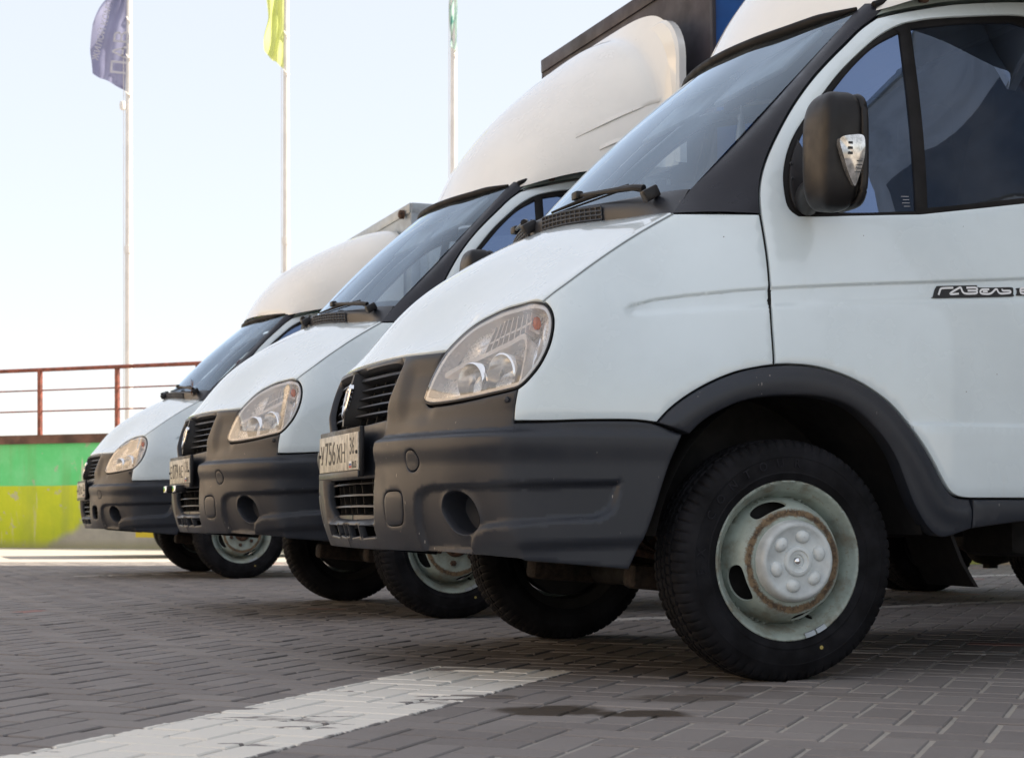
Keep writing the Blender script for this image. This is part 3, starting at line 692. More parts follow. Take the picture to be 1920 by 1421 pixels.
def fairing_dome(name, root, st, front, m='fairing', lip=.02):
    """moulded roof fairing; st rows: (centre l, half width, top h, base h, bow, p)"""
    st = np.array(st, float); T = np.linspace(0, 1, 34); S = [np.interp(T, np.linspace(0, 1, len(st)), relax(st[:, k], 0)) for k in range(6)]
    # smooth the rows
    C = crom(st, .03); L = np.linspace(0, len(C)-1, 40); S = [np.interp(L, np.arange(len(C)), C[:, k]) for k in range(6)]
    nphi = 56; ph = np.linspace(0, math.pi, nphi); V = []
    for l, w, H, b, bow, p in zip(*S):
        c, s_ = np.cos(ph), np.sin(ph); mm = -w*np.sign(c)*np.abs(c)**p; hh = b+(H-b)*np.abs(s_)**p
        ll = l+bow*(mm/w)**2
        V += list(zip(ll, mm, hh))
    n = nphi; k = len(S[0]); F = [(i*n+j, i*n+j+1, (i+1)*n+j+1, (i+1)*n+j) for i in range(k-1) for j in range(n-1)]
    F.append(tuple(range((k-1)*n, k*n)))
    o = mesh_from(name, V, F, m, root, 50)
    return o
def rounded_plate(name, root, w, b, H, crown, rad, l0, l1, m):
    pts = []
    for s_ in (-1, 1):
        arc = [(s_*(w-rad+rad*math.sin(t)), H-rad+rad*math.cos(t)) for t in np.linspace(math.pi/2, 0, 9)]
        pts += arc if s_ == -1 else arc[::-1]
    pts = [(-w, b)]+pts+[(w, b)]
    pts = [(y, z+crown*(1-(y/w)**2)*sst(np.array([z]), b, H)[0]) for y, z in pts]
    n = len(pts); e = .012
    sh = [(y*(1-e/w), z-(e if z > b+.01 else 0)) for y, z in pts]
    V = [(l0, y, z) for y, z in sh]+[(l0+e, y, z) for y, z in pts]+[(l1, y, z) for y, z in pts]
    F = [tuple(range(n))[::-1]]+[(r*n+i, r*n+(i+1) % n, (r+1)*n+(i+1) % n, (r+1)*n+i) for r in range(2) for i in range(n)]+[tuple(range(2*n, 3*n))]
    b_ = MB(); b_.add(V, F); return b_.build(name, m, root, 35)

FRONT_LOOP = loop([(-1.9,.9215)]+MASKTOP[::-1][1:], HL[5::-1]+[HL[36],HL[35],HL[34],HL[33],HL[32],HL[31],HL[30],HL[29]], [HL[29],(-.8562,.7561),(-.8508,.7131)], BUMPTOP, BUMPTOP2, BUMPREAR, BUMPBOT, [BUMPBOT[-1],(-1.9,.6),(-1.9,.9215)], step=.012)
def gapped(L, d=.0022, keep=True):
    Q = inset(L, d)
    if keep: c = L[:, 0] < -1.8995; Q[c, 0] = -1.9
    return Q
GRILLE = loop([(-1.9000,0.9040),(-1.7455,0.9086),(-1.6359,0.9094),(-1.5346,0.9086),(-1.5030,0.9040)], [(-1.5030,0.9040),(-1.4968,0.8920),(-1.5007,0.8569),(-1.5149,0.8182),(-1.5282,0.7837),(-1.5430,0.7515)], [(-1.5430,0.7515),(-1.6369,0.7454),(-1.7445,0.7414),(-1.9000,0.7390)], [(-1.9000,0.7390),(-1.9000,0.9040)], step=.01)
LOWGR = loop([(-1.9000,0.5750),(-1.5804,0.5760)], [(-1.5804,0.5760),(-1.5906,0.5085),(-1.6097,0.4571)], [(-1.6097,0.4571),(-1.6986,0.4487),(-1.9000,0.4455)], [(-1.9000,0.4455),(-1.9000,0.5750)], step=.01)
def slotp(a0, a1): return loop([(a0,.4325),(a1,.4322)], [(a1,.4322),(a1+.002*(a1 > -1.65),.403)], [(a1+.002,.4010),(a0,.395)], [(a0,.395),(a0,.4325)], step=.012, it=0)
SLOTS = [slotp(-1.9,-1.832), slotp(-1.818,-1.727), slotp(-1.713,-1.605)]

def make_van():
    root = empty('cargo_van'); B = []                 # B: everything that rides on the springs
    P = lambda o: (B.append(o), o)[1]
    # ---- bumper with mask
    caph = inset(RC, -.0022); capo = inset(OC, -.0024)
    bump_holes = [inset(FOGC, .001), caph, capo, GRILLE, LOWGR]+SLOTS
    rings = [inset(POCKET, d) for d in (-.003, .004, .010, .016)]+[np.column_stack([np.interp(np.linspace(.37, .91, 80), [.35, .45, .56, .66, .75, .90], [-1.62, -1.60, -1.576, -1.557, -1.542, -1.50])+o_, np.linspace(.37, .91, 80)]) for o_ in (-.018, -.010, -.002, .006, .013)]+[np.column_stack([np.linspace(-1.55, -.33, 110), np.full(110, h)]) for h in (.668, .674, .680, .687, .694, .700, .707)]
    fb = P(panel('front_bumper', side, gapped(FRONT_LOOP), 'plastic', root, bump_holes, (.0125, .0105), d_bump, .016, .004, both=True, extra=rings, sharp=48))
    for mirror in (False, True):
        panel('tow_cap', side, inset(RC, .0005), 'plastic', fb, (), (.012, .012), lambda a, h: d_bump(a, h)+.0006, .006, .002, mirror=mirror)
        panel('tow_cover', side, inset(OC, .0005), 'plastic', fb, (), (.012, .012), lambda a, h: d_bump(a, h)+.0006, .006, .0025, mirror=mirror)
        # fog lamp recess: a tapering cup
        n = len(FOGC); c = FOGC.mean(0); V = []; st = [(1., 0.), (.985, .006), (.95, .030), (.90, .062), (.87, .078), (.45, .083), (.02, .084)]
        base = s_off(FOGC[:, 0], FOGC[:, 1], d_bump(FOGC[:, 0], FOGC[:, 1])); cc = base.mean(0); ax = np.array([.90, .43, .0])
        for k, d in st: V += list(cc+(base-cc)*k+ax*d)
        V = np.array(V)*[1, -1 if mirror else 1, 1]
        F = [(r*n+i, r*n+(i+1) % n, (r+1)*n+(i+1) % n, (r+1)*n+i) for r in range(len(st)-1) for i in range(n)]
        mesh_from('fog_recess', V, F, 'plastic', fb, 50)
        q = s_off([-.9153], [.773], .0)[0]*np.array([1, -1 if mirror else 1, 1]); b = MB(); b.lathe([(.009, 0), (.008, .004), (.0005, .006)], 12, 'y', center=(0, 0, 0)); o = b.build('screw', 'plastic', fb); o.location = q; o.rotation_euler = (0, 0, R(180-50) if not mirror else R(50))
    # ---- grille with slats, fins and shield
    g = P(panel('grille', side, loop([(-1.9,.915),(-1.49,.915)], [(-1.49,.915),(-1.515,.735)], [(-1.515,.735),(-1.9,.730)], [(-1.9,.730),(-1.9,.915)], step=.03, it=0), 'dark', root, (), (.06, .06), lambda a, h: -.085+0*a, 0, 0, both=True))
    for h, a1 in ((.861, -1.499), (.8335, -1.507), (.8055, -1.514), (.777, -1.522)): slat('slat', g, -1.86, a1, h, .0065, .032, -.030, 'plastic')
    slat('grille_lip', g, -1.9, -1.500, .892, .011, .04, -.022, 'plastic')
    for a in (-1.82, -1.75, -1.68, -1.61, -1.545):
        for s_ in (1, -1):
            A = s_off([a]*4+[a+.005]*4, [.745, .885]*4, np.array([-.045, -.045, -.072, -.072]*2)); MBv = MB(); MBv.add(A*[1, s_, 1], [(0, 1, 3, 2), (4, 6, 7, 5), (0, 4, 5, 1), (0, 2, 6, 4), (1, 5, 7, 3)]); MBv.build('fin', 'dark', g)
    # centre block and shield
    blk = [(-1.005, .0, .905), (-1.016, 0, .87), (-1.040, 0, .775), (-1.042, 0, .742)]
    V = []; wd = [.014, .026, .024, .014]
    for (l, m, h), w in zip(blk, wd): V += [(l-.004, -w*.55, h), (l-.004, w*.55, h), (l+.06, w*1.5, h), (l+.06, -w*1.5, h)]
    F = [(i*4+j, i*4+(j+1) % 4, (i+1)*4+(j+1) % 4, (i+1)*4+j) for i in range(3) for j in range(4)]+[(0, 1, 2, 3), (12, 13, 14, 15)]
    MB().add(V, F).build('grille_block', 'black', g)
    sh = [(0, .052), (-.016, .048), (-.024, .036), (-.024, .0), (-.019, -.026), (0, -.058), (.019, -.026), (.024, .0), (.024, .036), (.016, .048)]
    b = MB(); n = len(sh)
    def S(k, d): return [(-1.030-d+(.82-.8235-z*k)*.26*0-(-z*k)*.26*0 + (z*k)*.245, y*k, .8235+z*k) for y, z in sh]
    b.add(S(1, -.004)+S(1, .004)+S(.86, .008)+S(.78, .0055)+[(-1.0345+.0, 0, .823)], [(r*n+i, r*n+(i+1) % n, (r+1)*n+(i+1) % n, (r+1)*n+i) for r in range(3) for i in range(n)]+[(3*n+i, 3*n+(i+1) % n, 4*n) for i in range(n)])
    e = b.build('emblem', 'chrome', g, 25); e.location = (.0, 0, 0)
    # leaping deer in relief on the shield
    deer = [(-.012, -.020), (-.006, -.004), (-.012, .004), (-.004, .008), (.002, .020), (.004, .032), (.008, .024), (.012, .026), (.010, .012), (.008, .0), (.010, -.016), (.004, -.004), (-.002, -.006)]
    b = MB(); n = len(deer); b.add([(-1.0385+z*.245, y, .8235+z) for y, z in deer]+[(-1.033+z*.245, y, .8235+z) for y, z in deer], [tuple(range(n))]+[(i, (i+1) % n, n+(i+1) % n, n+i) for i in range(n)]); b.build('emblem_figure', 'silver', g)
    lg = P(panel('lower_grille', side, loop([(-1.9,.60),(-1.54,.60)], [(-1.54,.60),(-1.56,.385)], [(-1.56,.385),(-1.9,.38)], [(-1.9,.38),(-1.9,.585)], step=.03, it=0), 'dark', root, (), (.06, .06), lambda a, h: -.13+0*a, 0, 0, both=True))
    for h in (.561, .525, .489): slat('slat', lg, -1.9, -1.585, h, .0055, .035, -.032, 'plastic')
    slat('grille_lip', lg, -1.9, -1.60, .4525, .014, .05, -.034, 'plastic')
    for a in (-1.85, -1.765, -1.68, -1.62):
        for s_ in (1, -1):
            A = s_off([a]*4+[a+.005]*4, [.462, .572]*4, np.array([-.045, -.045, -.08, -.08]*2)); b = MB(); b.add(A*[1, s_, 1], [(0, 1, 3, 2), (4, 6, 7, 5), (0, 4, 5, 1), (0, 2, 6, 4), (1, 5, 7, 3)]); b.build('fin', 'dark', lg)
    # ---- headlights
    for mirror in (False, True): P(make_headlight(root, mirror))
    # ---- bonnet
    mt, hl, sm = sd(MASKTOP), sd(HL[5:17]), sd(SEAM)
    near = [tuple(p[:2]) for p in crom(mt[::-1], .02)]; near[0] = (near[0][0], 0.)
    L = loop([(x, y) for x, y in near], hl[:, :2], [tuple(q) for q in sm[:, :2]], [tuple(sm[-1, :2])]+HOODREAR, step=.015)
    half = L
    ymax = L[:, 1].max(); half = L[L[:, 1] < -1e-4]
    # order the half loop from the lip centre along the near edge to the rear centre
    seq = loop_open([(near[0][0], 0)]+near[2::3], .02)
    edge = np.vstack([crom(np.array(near), .02), relax(crom(hl[1:, :2], .015), 2), relax(crom(sm[1:, :2], .02), 2), relax(crom(np.array(HOODREAR), .02), 2)])
    edge[0, 1] = 0; edge[-1, 1] = 0
    full = np.vstack([edge, (edge*[1, -1])[::-1][1:-1]])
    if (full[:, 0]*np.roll(full[:, 1], -1)-np.roll(full[:, 0], -1)*full[:, 1]).sum() < 0: full = full[::-1]
    E3 = np.vstack([crom(mt[::-1], .01), crom(hl[1:], .01), crom(sm[1:], .01)]); err = E3[:, 2]-hood(E3[:, 0], E3[:, 1])[:, 2]
    def hoodfit(l, m):
        H = hood(l, m); q = np.column_stack([l, -np.abs(m)]); D2 = ((q[:, None, :]-E3[None, :, :2])**2).sum(2); j = D2.argmin(1); d = np.sqrt(D2[np.arange(len(q)), j])
        H[:, 2] += err[j]*np.exp(-(d/.09)**2); return H
    P(panel('bonnet', hoodfit, inset(full, .0062), 'white', root, (), (.022, .022), None, .014, .005))
    # ---- wings, doors, trims (both sides)
    wing = loop([HL[29], HL[28], HL[27], HL[26], HL[25], HL[24], HL[23], HL[22], HL[21], HL[20], HL[19], HL[18], HL[17], HL[16]], SEAM, [SEAM[-1], (-.1689, 1.3203), DOORF[0]], DOORF, [DOORF[-1], ARO[5]], ARO[5::-1], [ARO[0]]+BUMPTOP[::-1][1:], [BUMPTOP[0], (-.8562, .7561), HL[29]], step=.013)
    arch = loop(ARO, [ARO[-1], ARI[-1]], ARI[::-1], [ARI[0], ARO[0]], step=.012)
    sill = loop([(.586,.5116),(1.30,.5135)], [(1.30,.5135),(1.30,.462)], [(1.30,.462),(.95,.462),(.77,.448),(.586,.4265)], [(.586,.4265),(.586,.5116)], step=.015)
    win = loop(WINDOW[0], WINDOW[1], step=.014, it=4)
    door = loop([DOORF[0]], PILOUT, DOORTOP, [DOORTOP[-1], (1.135, 2.07), (1.14, 1.9), (1.135, 1.3), (1.14, .5135)], [(1.14, .5135), (.6, .5116)], ARO[17:5:-1], [ARO[6], DOORF[-1]], DOORF[::-1], step=.014)
    rearq = loop([(1.145, .5135), (1.145, 2.095), (1.16, 2.10), (1.30, 2.10)], [(1.30, 2.10), (1.30, .5135)], [(1.30, .5135), (1.145, .5135)], step=.05, it=0)
    g1, g2 = loop(*G1, step=.014, it=3), loop(*G2, step=.014, it=3)
    def dtrim(a, h):
        c = np.column_stack([a, h]); s = dist(np.array(crom(ARO, .02)), c, closed=False); si = dist(np.array(crom(ARI, .02)), c, closed=False)
        return .004+.014*sst(s, .0, .035)*1.0-.006*sst(s, .05, .085)
    e1 = [np.column_stack([CREASE1[:, 0], CREASE1[:, 1]+d]) for d in ()]
    cr = []
    for base, offs in ((CREASE1, (.006, .0015, -.0015, -.004, -.007, -.011)), (CREASE2, (-.004, .003, .010, .017, .024))):
        cc = crom(base, .011)
        for d in offs: cr.append(cc+[0, d])
    cr += [np.column_stack([np.linspace(.36, 1.13, 60), np.full(60, h)]) for h in (.720, .724, .728, .732, .736)]
    tip = [np.array([(-.478+.008*i, 1.0+.008*j) for i in range(8) for j in range(7)])]
    for mirror in (False, True):
        sx = -1 if mirror else 1
        P(panel('wing', side, gapped(wing, .0036, keep=False), 'white', root, (), (.022, .022), d_side, .014, .004, mirror=mirror, extra=cr+tip))
        d = P(panel('door', side, gapped(door, .0044, keep=False), 'white', root, [win], (.026, .024), d_side, .03, .005, mirror=mirror, extra=cr))
        ss_ = relax(crom(np.array(SEAM), .02), 2)-[0, .0035]; Pv, Ff = ribbon(side, ss_, .0045, .0006); P(mesh_from('wing_seal', Pv*[1, sx, 1], Ff, 'seal', root))  # thin grey strip on the wing, painted shadow gap of the bonnet seam
        sp_ = crom(np.array(DOORF), .02); sp_ = relax(sp_, 2); Pv, Ff = ribbon(side, sp_, .024, -.009); mesh_from('door_seal', Pv*[1, sx, 1], Ff, 'rubber', d)  # black strip set in the door gap to paint its shade
        panel('window_rubber', side, inset(win, .0006), 'rubber', d, [g1, g2], (.06, .06), lambda a, h: -.005+.004*np.exp(-((a-(.505+(h-1.36)*.075))/.014)**2), .014, .004, mirror=mirror)
        for g_ in (g1, g2): panel('window_pane', side, inset(g_, -.004), 'clearglass' if mirror else 'glass', d, (), (.05, .05), lambda a, h: -.012+0*a, 0, 0, mirror=mirror)
        P(panel('cab_corner', side, gapped(rearq, .001, False), 'white', root, (), (.08, .08), None, .02, .004, mirror=mirror))
        P(panel('arch_trim', side, gapped(arch, .0014, False), 'plastic', root, (), (.013, .013), dtrim, .05, .006, mirror=mirror))
        P(panel('sill_trim', side, gapped(sill, .001, False), 'plastic', root, (), (.04, .02), lambda a, h: .014+0*a, .05, .008, mirror=mirror))
        # black pillar cover between windscreen and door
        t = np.linspace(0, 1, 26)
        inn = pcrv([(-.281, -.800, 1.318), (-.200, -.744, 1.400), (.02, -.693, 1.613), (.22, -.660, 1.815), (.405, -.630, 2.000), (.44, -.625, 2.03)])(t)
        po = np.array([(-.037-.0035, 1.3216)]+[(a-.0035, h+.001) for a, h in PILOUT[1:]]+[(.485, 2.012)]); po = relax(crom(po, .02), 3)
        out = pcrv([tuple(q) for q in s_off(po[:, 0], po[:, 1], .0)])(t)
        k = 10; V = []
        for i in range(k+1):
            s_ = i/k; V += list(inn+(out-inn)*s_+np.array([-.35, -.75, .2])*(.012*math.sin(math.pi*s_)+.0))
        n = len(t); V = np.array(V); V2 = np.vstack([V, V[:n]+[.02, .03, -.01], V[-n:]+[.02, .03, -.0]])*[1, sx, 1]
        F = [(i*n+j, i*n+j+1, (i+1)*n+j+1, (i+1)*n+j) for i in range(k) for j in range(n-1)]+[(j+1, j, (k+1)*n+j, (k+1)*n+j+1) for j in range(n-1)]+[(k*n+j, k*n+j+1, (k+2)*n+j+1, (k+2)*n+j) for j in range(n-1)]
        P(mesh_from('pillar_cover', V2, F, 'pillar', root, 50))
        # wing mirror: foot on the door corner, arm, shell, lamp
        foot = loop([(.092,1.3285),(.068,1.34),(.062,1.382),(.066,1.43),(.085,1.495),(.112,1.548)], [(.112,1.548),(.15,1.46),(.19,1.41),(.215,1.338)], [(.215,1.338),(.15,1.330),(.092,1.3285)], step=.012)
        mr = P(panel('wing_mirror', side, foot, 'black', root, (), (.02, .02), None, .01, .004, mirror=mirror, off=.010))
        b = MB(); b.tube([(.095, -.895, 1.365), (.085, -.925, 1.365), (.075, -.965, 1.372), (.075, -1.0, 1.40)], [.050, .044, .040, .045], 18, flat=.75); b.v = [(x, y*sx, z) for x, y, z in b.v]; b.build('mirror_arm', 'black', mr, 60)
        # shell: rounded tapering box, open at the back where the glass sits
        secs = []
        ny = 40; hh = np.concatenate([np.linspace(0, .12, 7), np.linspace(.17, .83, 14), np.linspace(.88, 1, 7)])
        rows = []
        for z in hh:
            w = (1-abs(2*z-1)**4.2)**.42 if 0 < z < 1 else 0.02
            zz = 1.300+.328*z
            cy = -1.046+.012*(1-z); hw = (.088-.016*(1-z))*max(w, .03); dl = .060*max(w, .03)**.8
            row = []
            for q in np.linspace(0, 2*math.pi, ny, endpoint=False):
                c_, s_ = math.cos(q), math.sin(q); e = .42
                x = np.sign(c_)*abs(c_)**e*dl; y = np.sign(s_)*abs(s_)**e*hw
                if c_ < 0: y *= .93
                x2 = x; y2 = y; lean = .018*(z-.5)
                # turned a little: outer edge trails
                y3 = cy+y2; x3 = .088+x2+lean*0+.10*(-(y2))*1.0*.45
                row.append((x3, y3, zz))
            rows.append(row)
        V = [p for r_ in rows for p in r_]; n = ny
        F = [(i*n+j, i*n+(j+1) % n, (i+1)*n+(j+1) % n, (i+1)*n+j) for i in range(len(rows)-1) for j in range(n)]+[tuple(range(n))[::-1], tuple(range((len(rows)-1)*n, len(rows)*n))]
        b = MB(); b.add([(x, y*sx, z) for x, y, z in V], F); b.build('mirror_shell', 'black', mr, 60)
        b = MB(); rim_ = [(x, y, z) for x, y, z in V if x > .13]
        # bezel ring at the trailing edge
        ring_ = [(.138+.045*(-(y)), cyy, zz) for y, cyy, zz in [(.085*np.sign(math.sin(q))*abs(math.sin(q))**.45, -1.044+.078*np.sign(math.sin(q))*abs(math.sin(q))**.45, 1.464+.146*np.sign(math.cos(q))*abs(math.cos(q))**.5) for q in np.linspace(0, 2*math.pi, 56, endpoint=False)]]
        b.tube([(x, y*sx, z) for x, y, z in ring_+ring_[:1]], .012, 8, cap=False); b.build('mirror_bezel', 'black', mr, 60)
        b = MB(); n_ = len(ring_); b.add([(x-.004, y*sx, z) for x, y, z in ring_], [tuple(range(n_))]); b.build('mirror_glass', 'chrome', mr)
        # clear repeater let into the outer side of the shell
        lam = [(.082,1.475),(.088,1.486),(.115,1.492),(.150,1.494),(.156,1.470),(.155,1.43),(.148,1.395),(.138,1.362),(.128,1.372),(.105,1.41),(.090,1.445)]
        lam = [(.060+(x-.082)*1.02, 1.44+(z-1.44)*1.03) for x, z in lam]
        lam = relax(crom(lam, .006, closed=True), 2, closed=True); n_ = len(lam)
        def ys(x, z): return -1.046-.0865+.022*sst(np.array([z]), 1.47, 1.34)[0]+.016*max(0, (.078-x)/.03)**2
        V = [(x, ys(x, z)-.0045, z) for x, z in lam]+[(x, ys(x, z)+.014, z) for x, z in lam]+[(lam[:, 0].mean(), ys(.11, 1.44)-.0085, 1.44)]
        F = [(i, (i+1) % n_, n_+(i+1) % n_, n_+i) for i in range(n_)]+[((i+1) % n_, i, 2*n_) for i in range(n_)]
        b = MB(); b.add([(x, y*sx, z) for x, y, z in V], F); b.build('mirror_lamp', 'lampglass', mr, 30)
        b = MB()
        for z in (1.472, 1.458, 1.444): b.box((.090, (-1.1365)*sx, z), (.013, .003, .007))
        for z in (1.425, 1.415, 1.405, 1.395): b.box((.120, (-1.1335)*sx, z), (.016, .003, .0018))
        b.build('lamp_segments', 'ink', mr)
        for a, h in ((.078, 1.470), (.075, 1.425)):
            q = s_off([a], [h], .011)[0]; b = MB(); b.lathe([(.0055, 0), (.0045, -.002), (.0005, -.003)], 12, 'y', center=(q[0], q[1], q[2])); b.v = [(x, y*sx, z) for x, y, z in b.v]; b.build('mirror_screw', 'plastic', mr)
        # roof gutter strip and clip
        gp = [(.452, 1.990), (.492, 2.006), (.55, 2.0225), (.6056, 2.036), (.6946, 2.0565), (.79, 2.073), (1.01, 2.104), (1.30, 2.115)]
        gp = crom(gp, .03); b = MB(); A = s_off(gp[:, 0], gp[:, 1]-.006, -.004); C = s_off(gp[:, 0], gp[:, 1]+.020, -.002); D = A+[0, .05, 0]; n_ = len(A)
        b.add(np.vstack([A, C, D])*[1, sx, 1], [(i, i+1, n_+i+1, n_+i) for i in range(n_-1)]+[(2*n_+i, 2*n_+i+1, i+1, i) for i in range(n_-1)]); P(b.build('gutter', 'drip', root))
        b = MB(); b.tube([tuple(q*[1, sx, 1]) for q in s_off(gp[:, 0], gp[:, 1]+.026, .004)], .011, 8); P(b.build('roof_seal', 'rubber', root))
        q = s_off([.615], [2.050], .012)[0]; b = MB(); b.box((q[0], q[1]*sx, q[2]+.010), (.030, .022, .052), bev=.006); P(b.build('roof_clip', 'rusty', root))
        # door badge: black decal with white stroke letters
        if not mirror:
            def bd(x, y): X = 1720+x/9.6; Y = 500+y/9.6; return (.4839+(X-1758)*.00179, 1.0967+(556-Y)*.00155+(X-1758)*.000079)
            dec = [bd(*p) for p in [(318, 525), (322, 500), (362, 400), (395, 365), (420, 358), (1060, 345), (1085, 352), (1125, 380), (1700, 374), (1735, 395), (1742, 430), (1725, 495), (1690, 515), (340, 540)]]
            dec = [bd((x_-1030)*1.02+1030, (y_-445)*1.22+445) for x_, y_ in [(318, 525), (322, 500), (362, 400), (395, 365), (420, 358), (1060, 345), (1085, 352), (1125, 380), (1700, 374), (1735, 395), (1742, 430), (1725, 495), (1690, 515), (340, 540)]]
            dl = relax(crom(dec, .004, closed=True), 1, closed=True); dl = loop(list(dl), step=.004, it=0)
            bg = panel('door_badge', side, dl, 'ink', d, (), (.02, .02), lambda a, h: d_side(a, h)+.0035, .003, 0)
            strokes = [[(390, 512), (432, 405), (470, 388), (655, 380)], [(745, 488), (590, 490), (765, 378), (790, 382), (838, 480), (1035, 484), (1070, 470), (1068, 440), (1045, 432), (905, 434)], [(885, 380), (1045, 376), (1078, 395), (1068, 425), (1045, 432)],
                       [(1295, 408), (1170, 410), (1130, 440), (1132, 475), (1165, 488), (1310, 487), (1410, 408), (1440, 408), (1482, 482), (1650, 478), (1690, 465), (1690, 440), (1665, 432), (1540, 432), (1540, 402)], [(1175, 447), (1262, 447)]]
            V = []; F = []
            for s_ in strokes:
                p = crom([bd(*q) for q in s_], .004) if len(s_) > 2 else crom([bd(*q) for q in s_], .02)
                Pv, Ff = ribbon(side, relax(p, 1), .0058, .0052); F += [tuple(i+len(V) for i in f) for f in Ff]; V += list(Pv+0*Pv)
            dd = d_side(np.array([.6]), np.array([1.11]))[0]
            V = np.array(V)+np.array([0, -1, 0])*dd
            mesh_from('badge_lettering', V, F, 'decalw', bg)
            dec = [bd(*p) for p in [(1822, 490), (1835, 400), (1870, 372), (2900, 366), (2930, 400), (2900, 495), (2860, 510), (1840, 512)]]
            bg2 = panel('door_badge', side, loop(list(relax(crom(dec, .004, closed=True), 1, closed=True)), step=.006, it=0), 'ink', d, (), (.03, .03), lambda a, h: d_side(a, h)+.0035, .003, 0)
            V = []; F = []
            let = [[(1990, 385), (1900, 390), (1880, 430), (1885, 475), (1915, 487), (1985, 485), (2005, 460), (1985, 435), (1890, 436)], [(2070, 390), (2075, 480), (2165, 395), (2165, 485)], [(2230, 390), (2320, 390), (2335, 415), (2320, 435), (2260, 436)], [(2320, 436), (2340, 460), (2320, 485), (2225, 485)], [(2420, 388), (2420, 487)], [(2420, 436), (2520, 436)], [(2520, 388), (2520, 487)], [(2700, 390), (2620, 392), (2600, 436), (2620, 483), (2700, 485)], [(2605, 436), (2690, 436)], [(2860, 390), (2790, 392), (2765, 436), (2790, 483), (2860, 485)]]
            for s_ in let:
                p = crom([bd(*q) for q in s_], .006) if len(s_) > 2 else crom([bd(*q) for q in s_], .02)
                Pv, Ff = ribbon(side, p, .0058, .0052); F += [tuple(i+len(V) for i in f) for f in Ff]; V += list(Pv)
            dd = d_side(np.array([.85]), np.array([1.125]))[0]
            mesh_from('badge_lettering', np.array(V)+np.array([0, -1, 0])*dd, F, 'decalw', bg2)
            wmk = [(.43, 1.368+.010*i) for i in range(4)]
            V = []; F = []
            for i, (a, h) in enumerate(wmk): 
                Pv, Ff = ribbon(side, [(a-.012-.004*(i % 2), h), (a+.008, h+.001)], .0018, -.0105); F += [tuple(k_+len(V) for k_ in f) for f in Ff]; V += list(Pv)
            mesh_from('glass_marking', V, F, 'silver', d)
    # ---- windscreen, header rubber, cowl, wipers
    nu, nv = 49, 15; u, v = np.meshgrid(np.linspace(0, 1, nu), np.linspace(0, 1, nv)); V = wind(u.ravel(), v.ravel())
    P(mesh_from('windscreen', V, [(j*nu+i+1, j*nu+i, (j+1)*nu+i, (j+1)*nu+i+1) for j in range(nv-1) for i in range(nu-1)], 'wind', root, 60))
    uu = np.linspace(0, 1, 60)
    # black band along the edges of the glass (inside face)
    V = []; F = []
    for v0, v1 in ((.955, 1.0), (0, .05)):
        A, C = wind(uu, np.full(60, v0)), wind(uu, np.full(60, v1)); k = len(V); V += list(A+[.004, 0, -.004])+list(C+[.004, 0, -.004]); F += [(k+i, k+i+1, k+61+i, k+60+i) for i in range(59)]
    P(mesh_from('glass_border', V, F, 'ink', root))
    b = MB(); b.tube([tuple(p) for p in wtop(uu)+np.array([.004, 0, .010])], [.017*min(1, .35+6*min(q_, 1-q_)) for q_ in uu], 10); P(b.build('header_rubber', 'rubber', root, 60))
    hr = np.vstack([[(-.279, -.795)], HOODREAR[1:]]); hr = relax(crom(hr, .03), 2); hr = np.vstack([hr, (hr*[1, -1])[::-1][1:]]); k = 60
    t = np.linspace(0, 1, k); L_ = np.concatenate([[0], np.cumsum(np.linalg.norm(np.diff(hr, axis=0), axis=1))]); L_ /= L_[-1]
    A = np.column_stack([np.interp(t, L_, hr[:, 0]), np.interp(t, L_, hr[:, 1])]); A = hood(A[:, 0], A[:, 1])+[.004, 0, -.004]; Bc = wbot(t)+[-.006, 0, .0]
    V = []; ns = 9
    for i in range(ns):
        s_ = i/(ns-1); bul = .022*math.sin(math.pi*min(1, s_*1.0))*np.sin(np.pi*t)**.5
        V += list(A+(Bc-A)*s_+np.column_stack([-.5*bul, 0*bul, bul]))
    cw = P(mesh_from('cowl', V, [(j*k+i, j*k+i+1, (j+1)*k+i+1, (j+1)*k+i) for j in range(ns-1) for i in range(k-1)], 'plastic', root, 60))
    V = np.array(V).reshape(ns, k, 3)
    # air vent: dark strip with a grid of bars, near half and far half
    for lo_, hi_ in ((14, 28), (32, 46)):
        b = MB(); s0, s1 = V[0, lo_:hi_], V[3, lo_:hi_]; sh_ = np.array([-.003, 0, .004]); nn = hi_-lo_
        b.add(list(s0+sh_)+list(s1+sh_), [(i, i+1, nn+i+1, nn+i) for i in range(nn-1)]); vent = b.build('cowl_vent', 'dark', cw)
        b = MB()
        for f in (0, .36, .68, 1.0):
            q = s0+(s1-s0)*f+sh_*1.6; b.tube([tuple(p) for p in q], .0028, 6)
        for i in range(nn): b.tube([tuple(s0[i]+sh_*1.5), tuple(s1[i]+sh_*1.5)], .0022, 6)
        b.build('vent_bars', 'plastic', cw)
    def wiper(piv, elbow, tip, b0, b1):
        w = MB(); w.box(piv, (.050, .034, .036), Matrix.Rotation(R(-28), 3, 'Y'), .006); o = P(w.build('wiper', 'black', root))
        w = MB(); pts = [Vector(piv)+Vector((-.012, .02, .018)), Vector(elbow), Vector(tip)]; w.tube(pts, [.012, .010, .006], 8); w.build('wiper_arm', 'black', o)
        w = MB(); w.tube([b0, tuple((Vector(b0)+Vector(b1))/2+Vector((-.004, 0, .004))), b1], [.004, .0075, .004], 8); w.tube([Vector(b0)+Vector((.006, 0, -.006)), Vector(b1)+Vector((.006, 0, -.006))], .003, 6); w.build('wiper_blade', 'rubber', o)
        w = MB(); w.box(tip, (.026, .046, .026), bev=.006); w.build('wiper_joint', 'black', o)
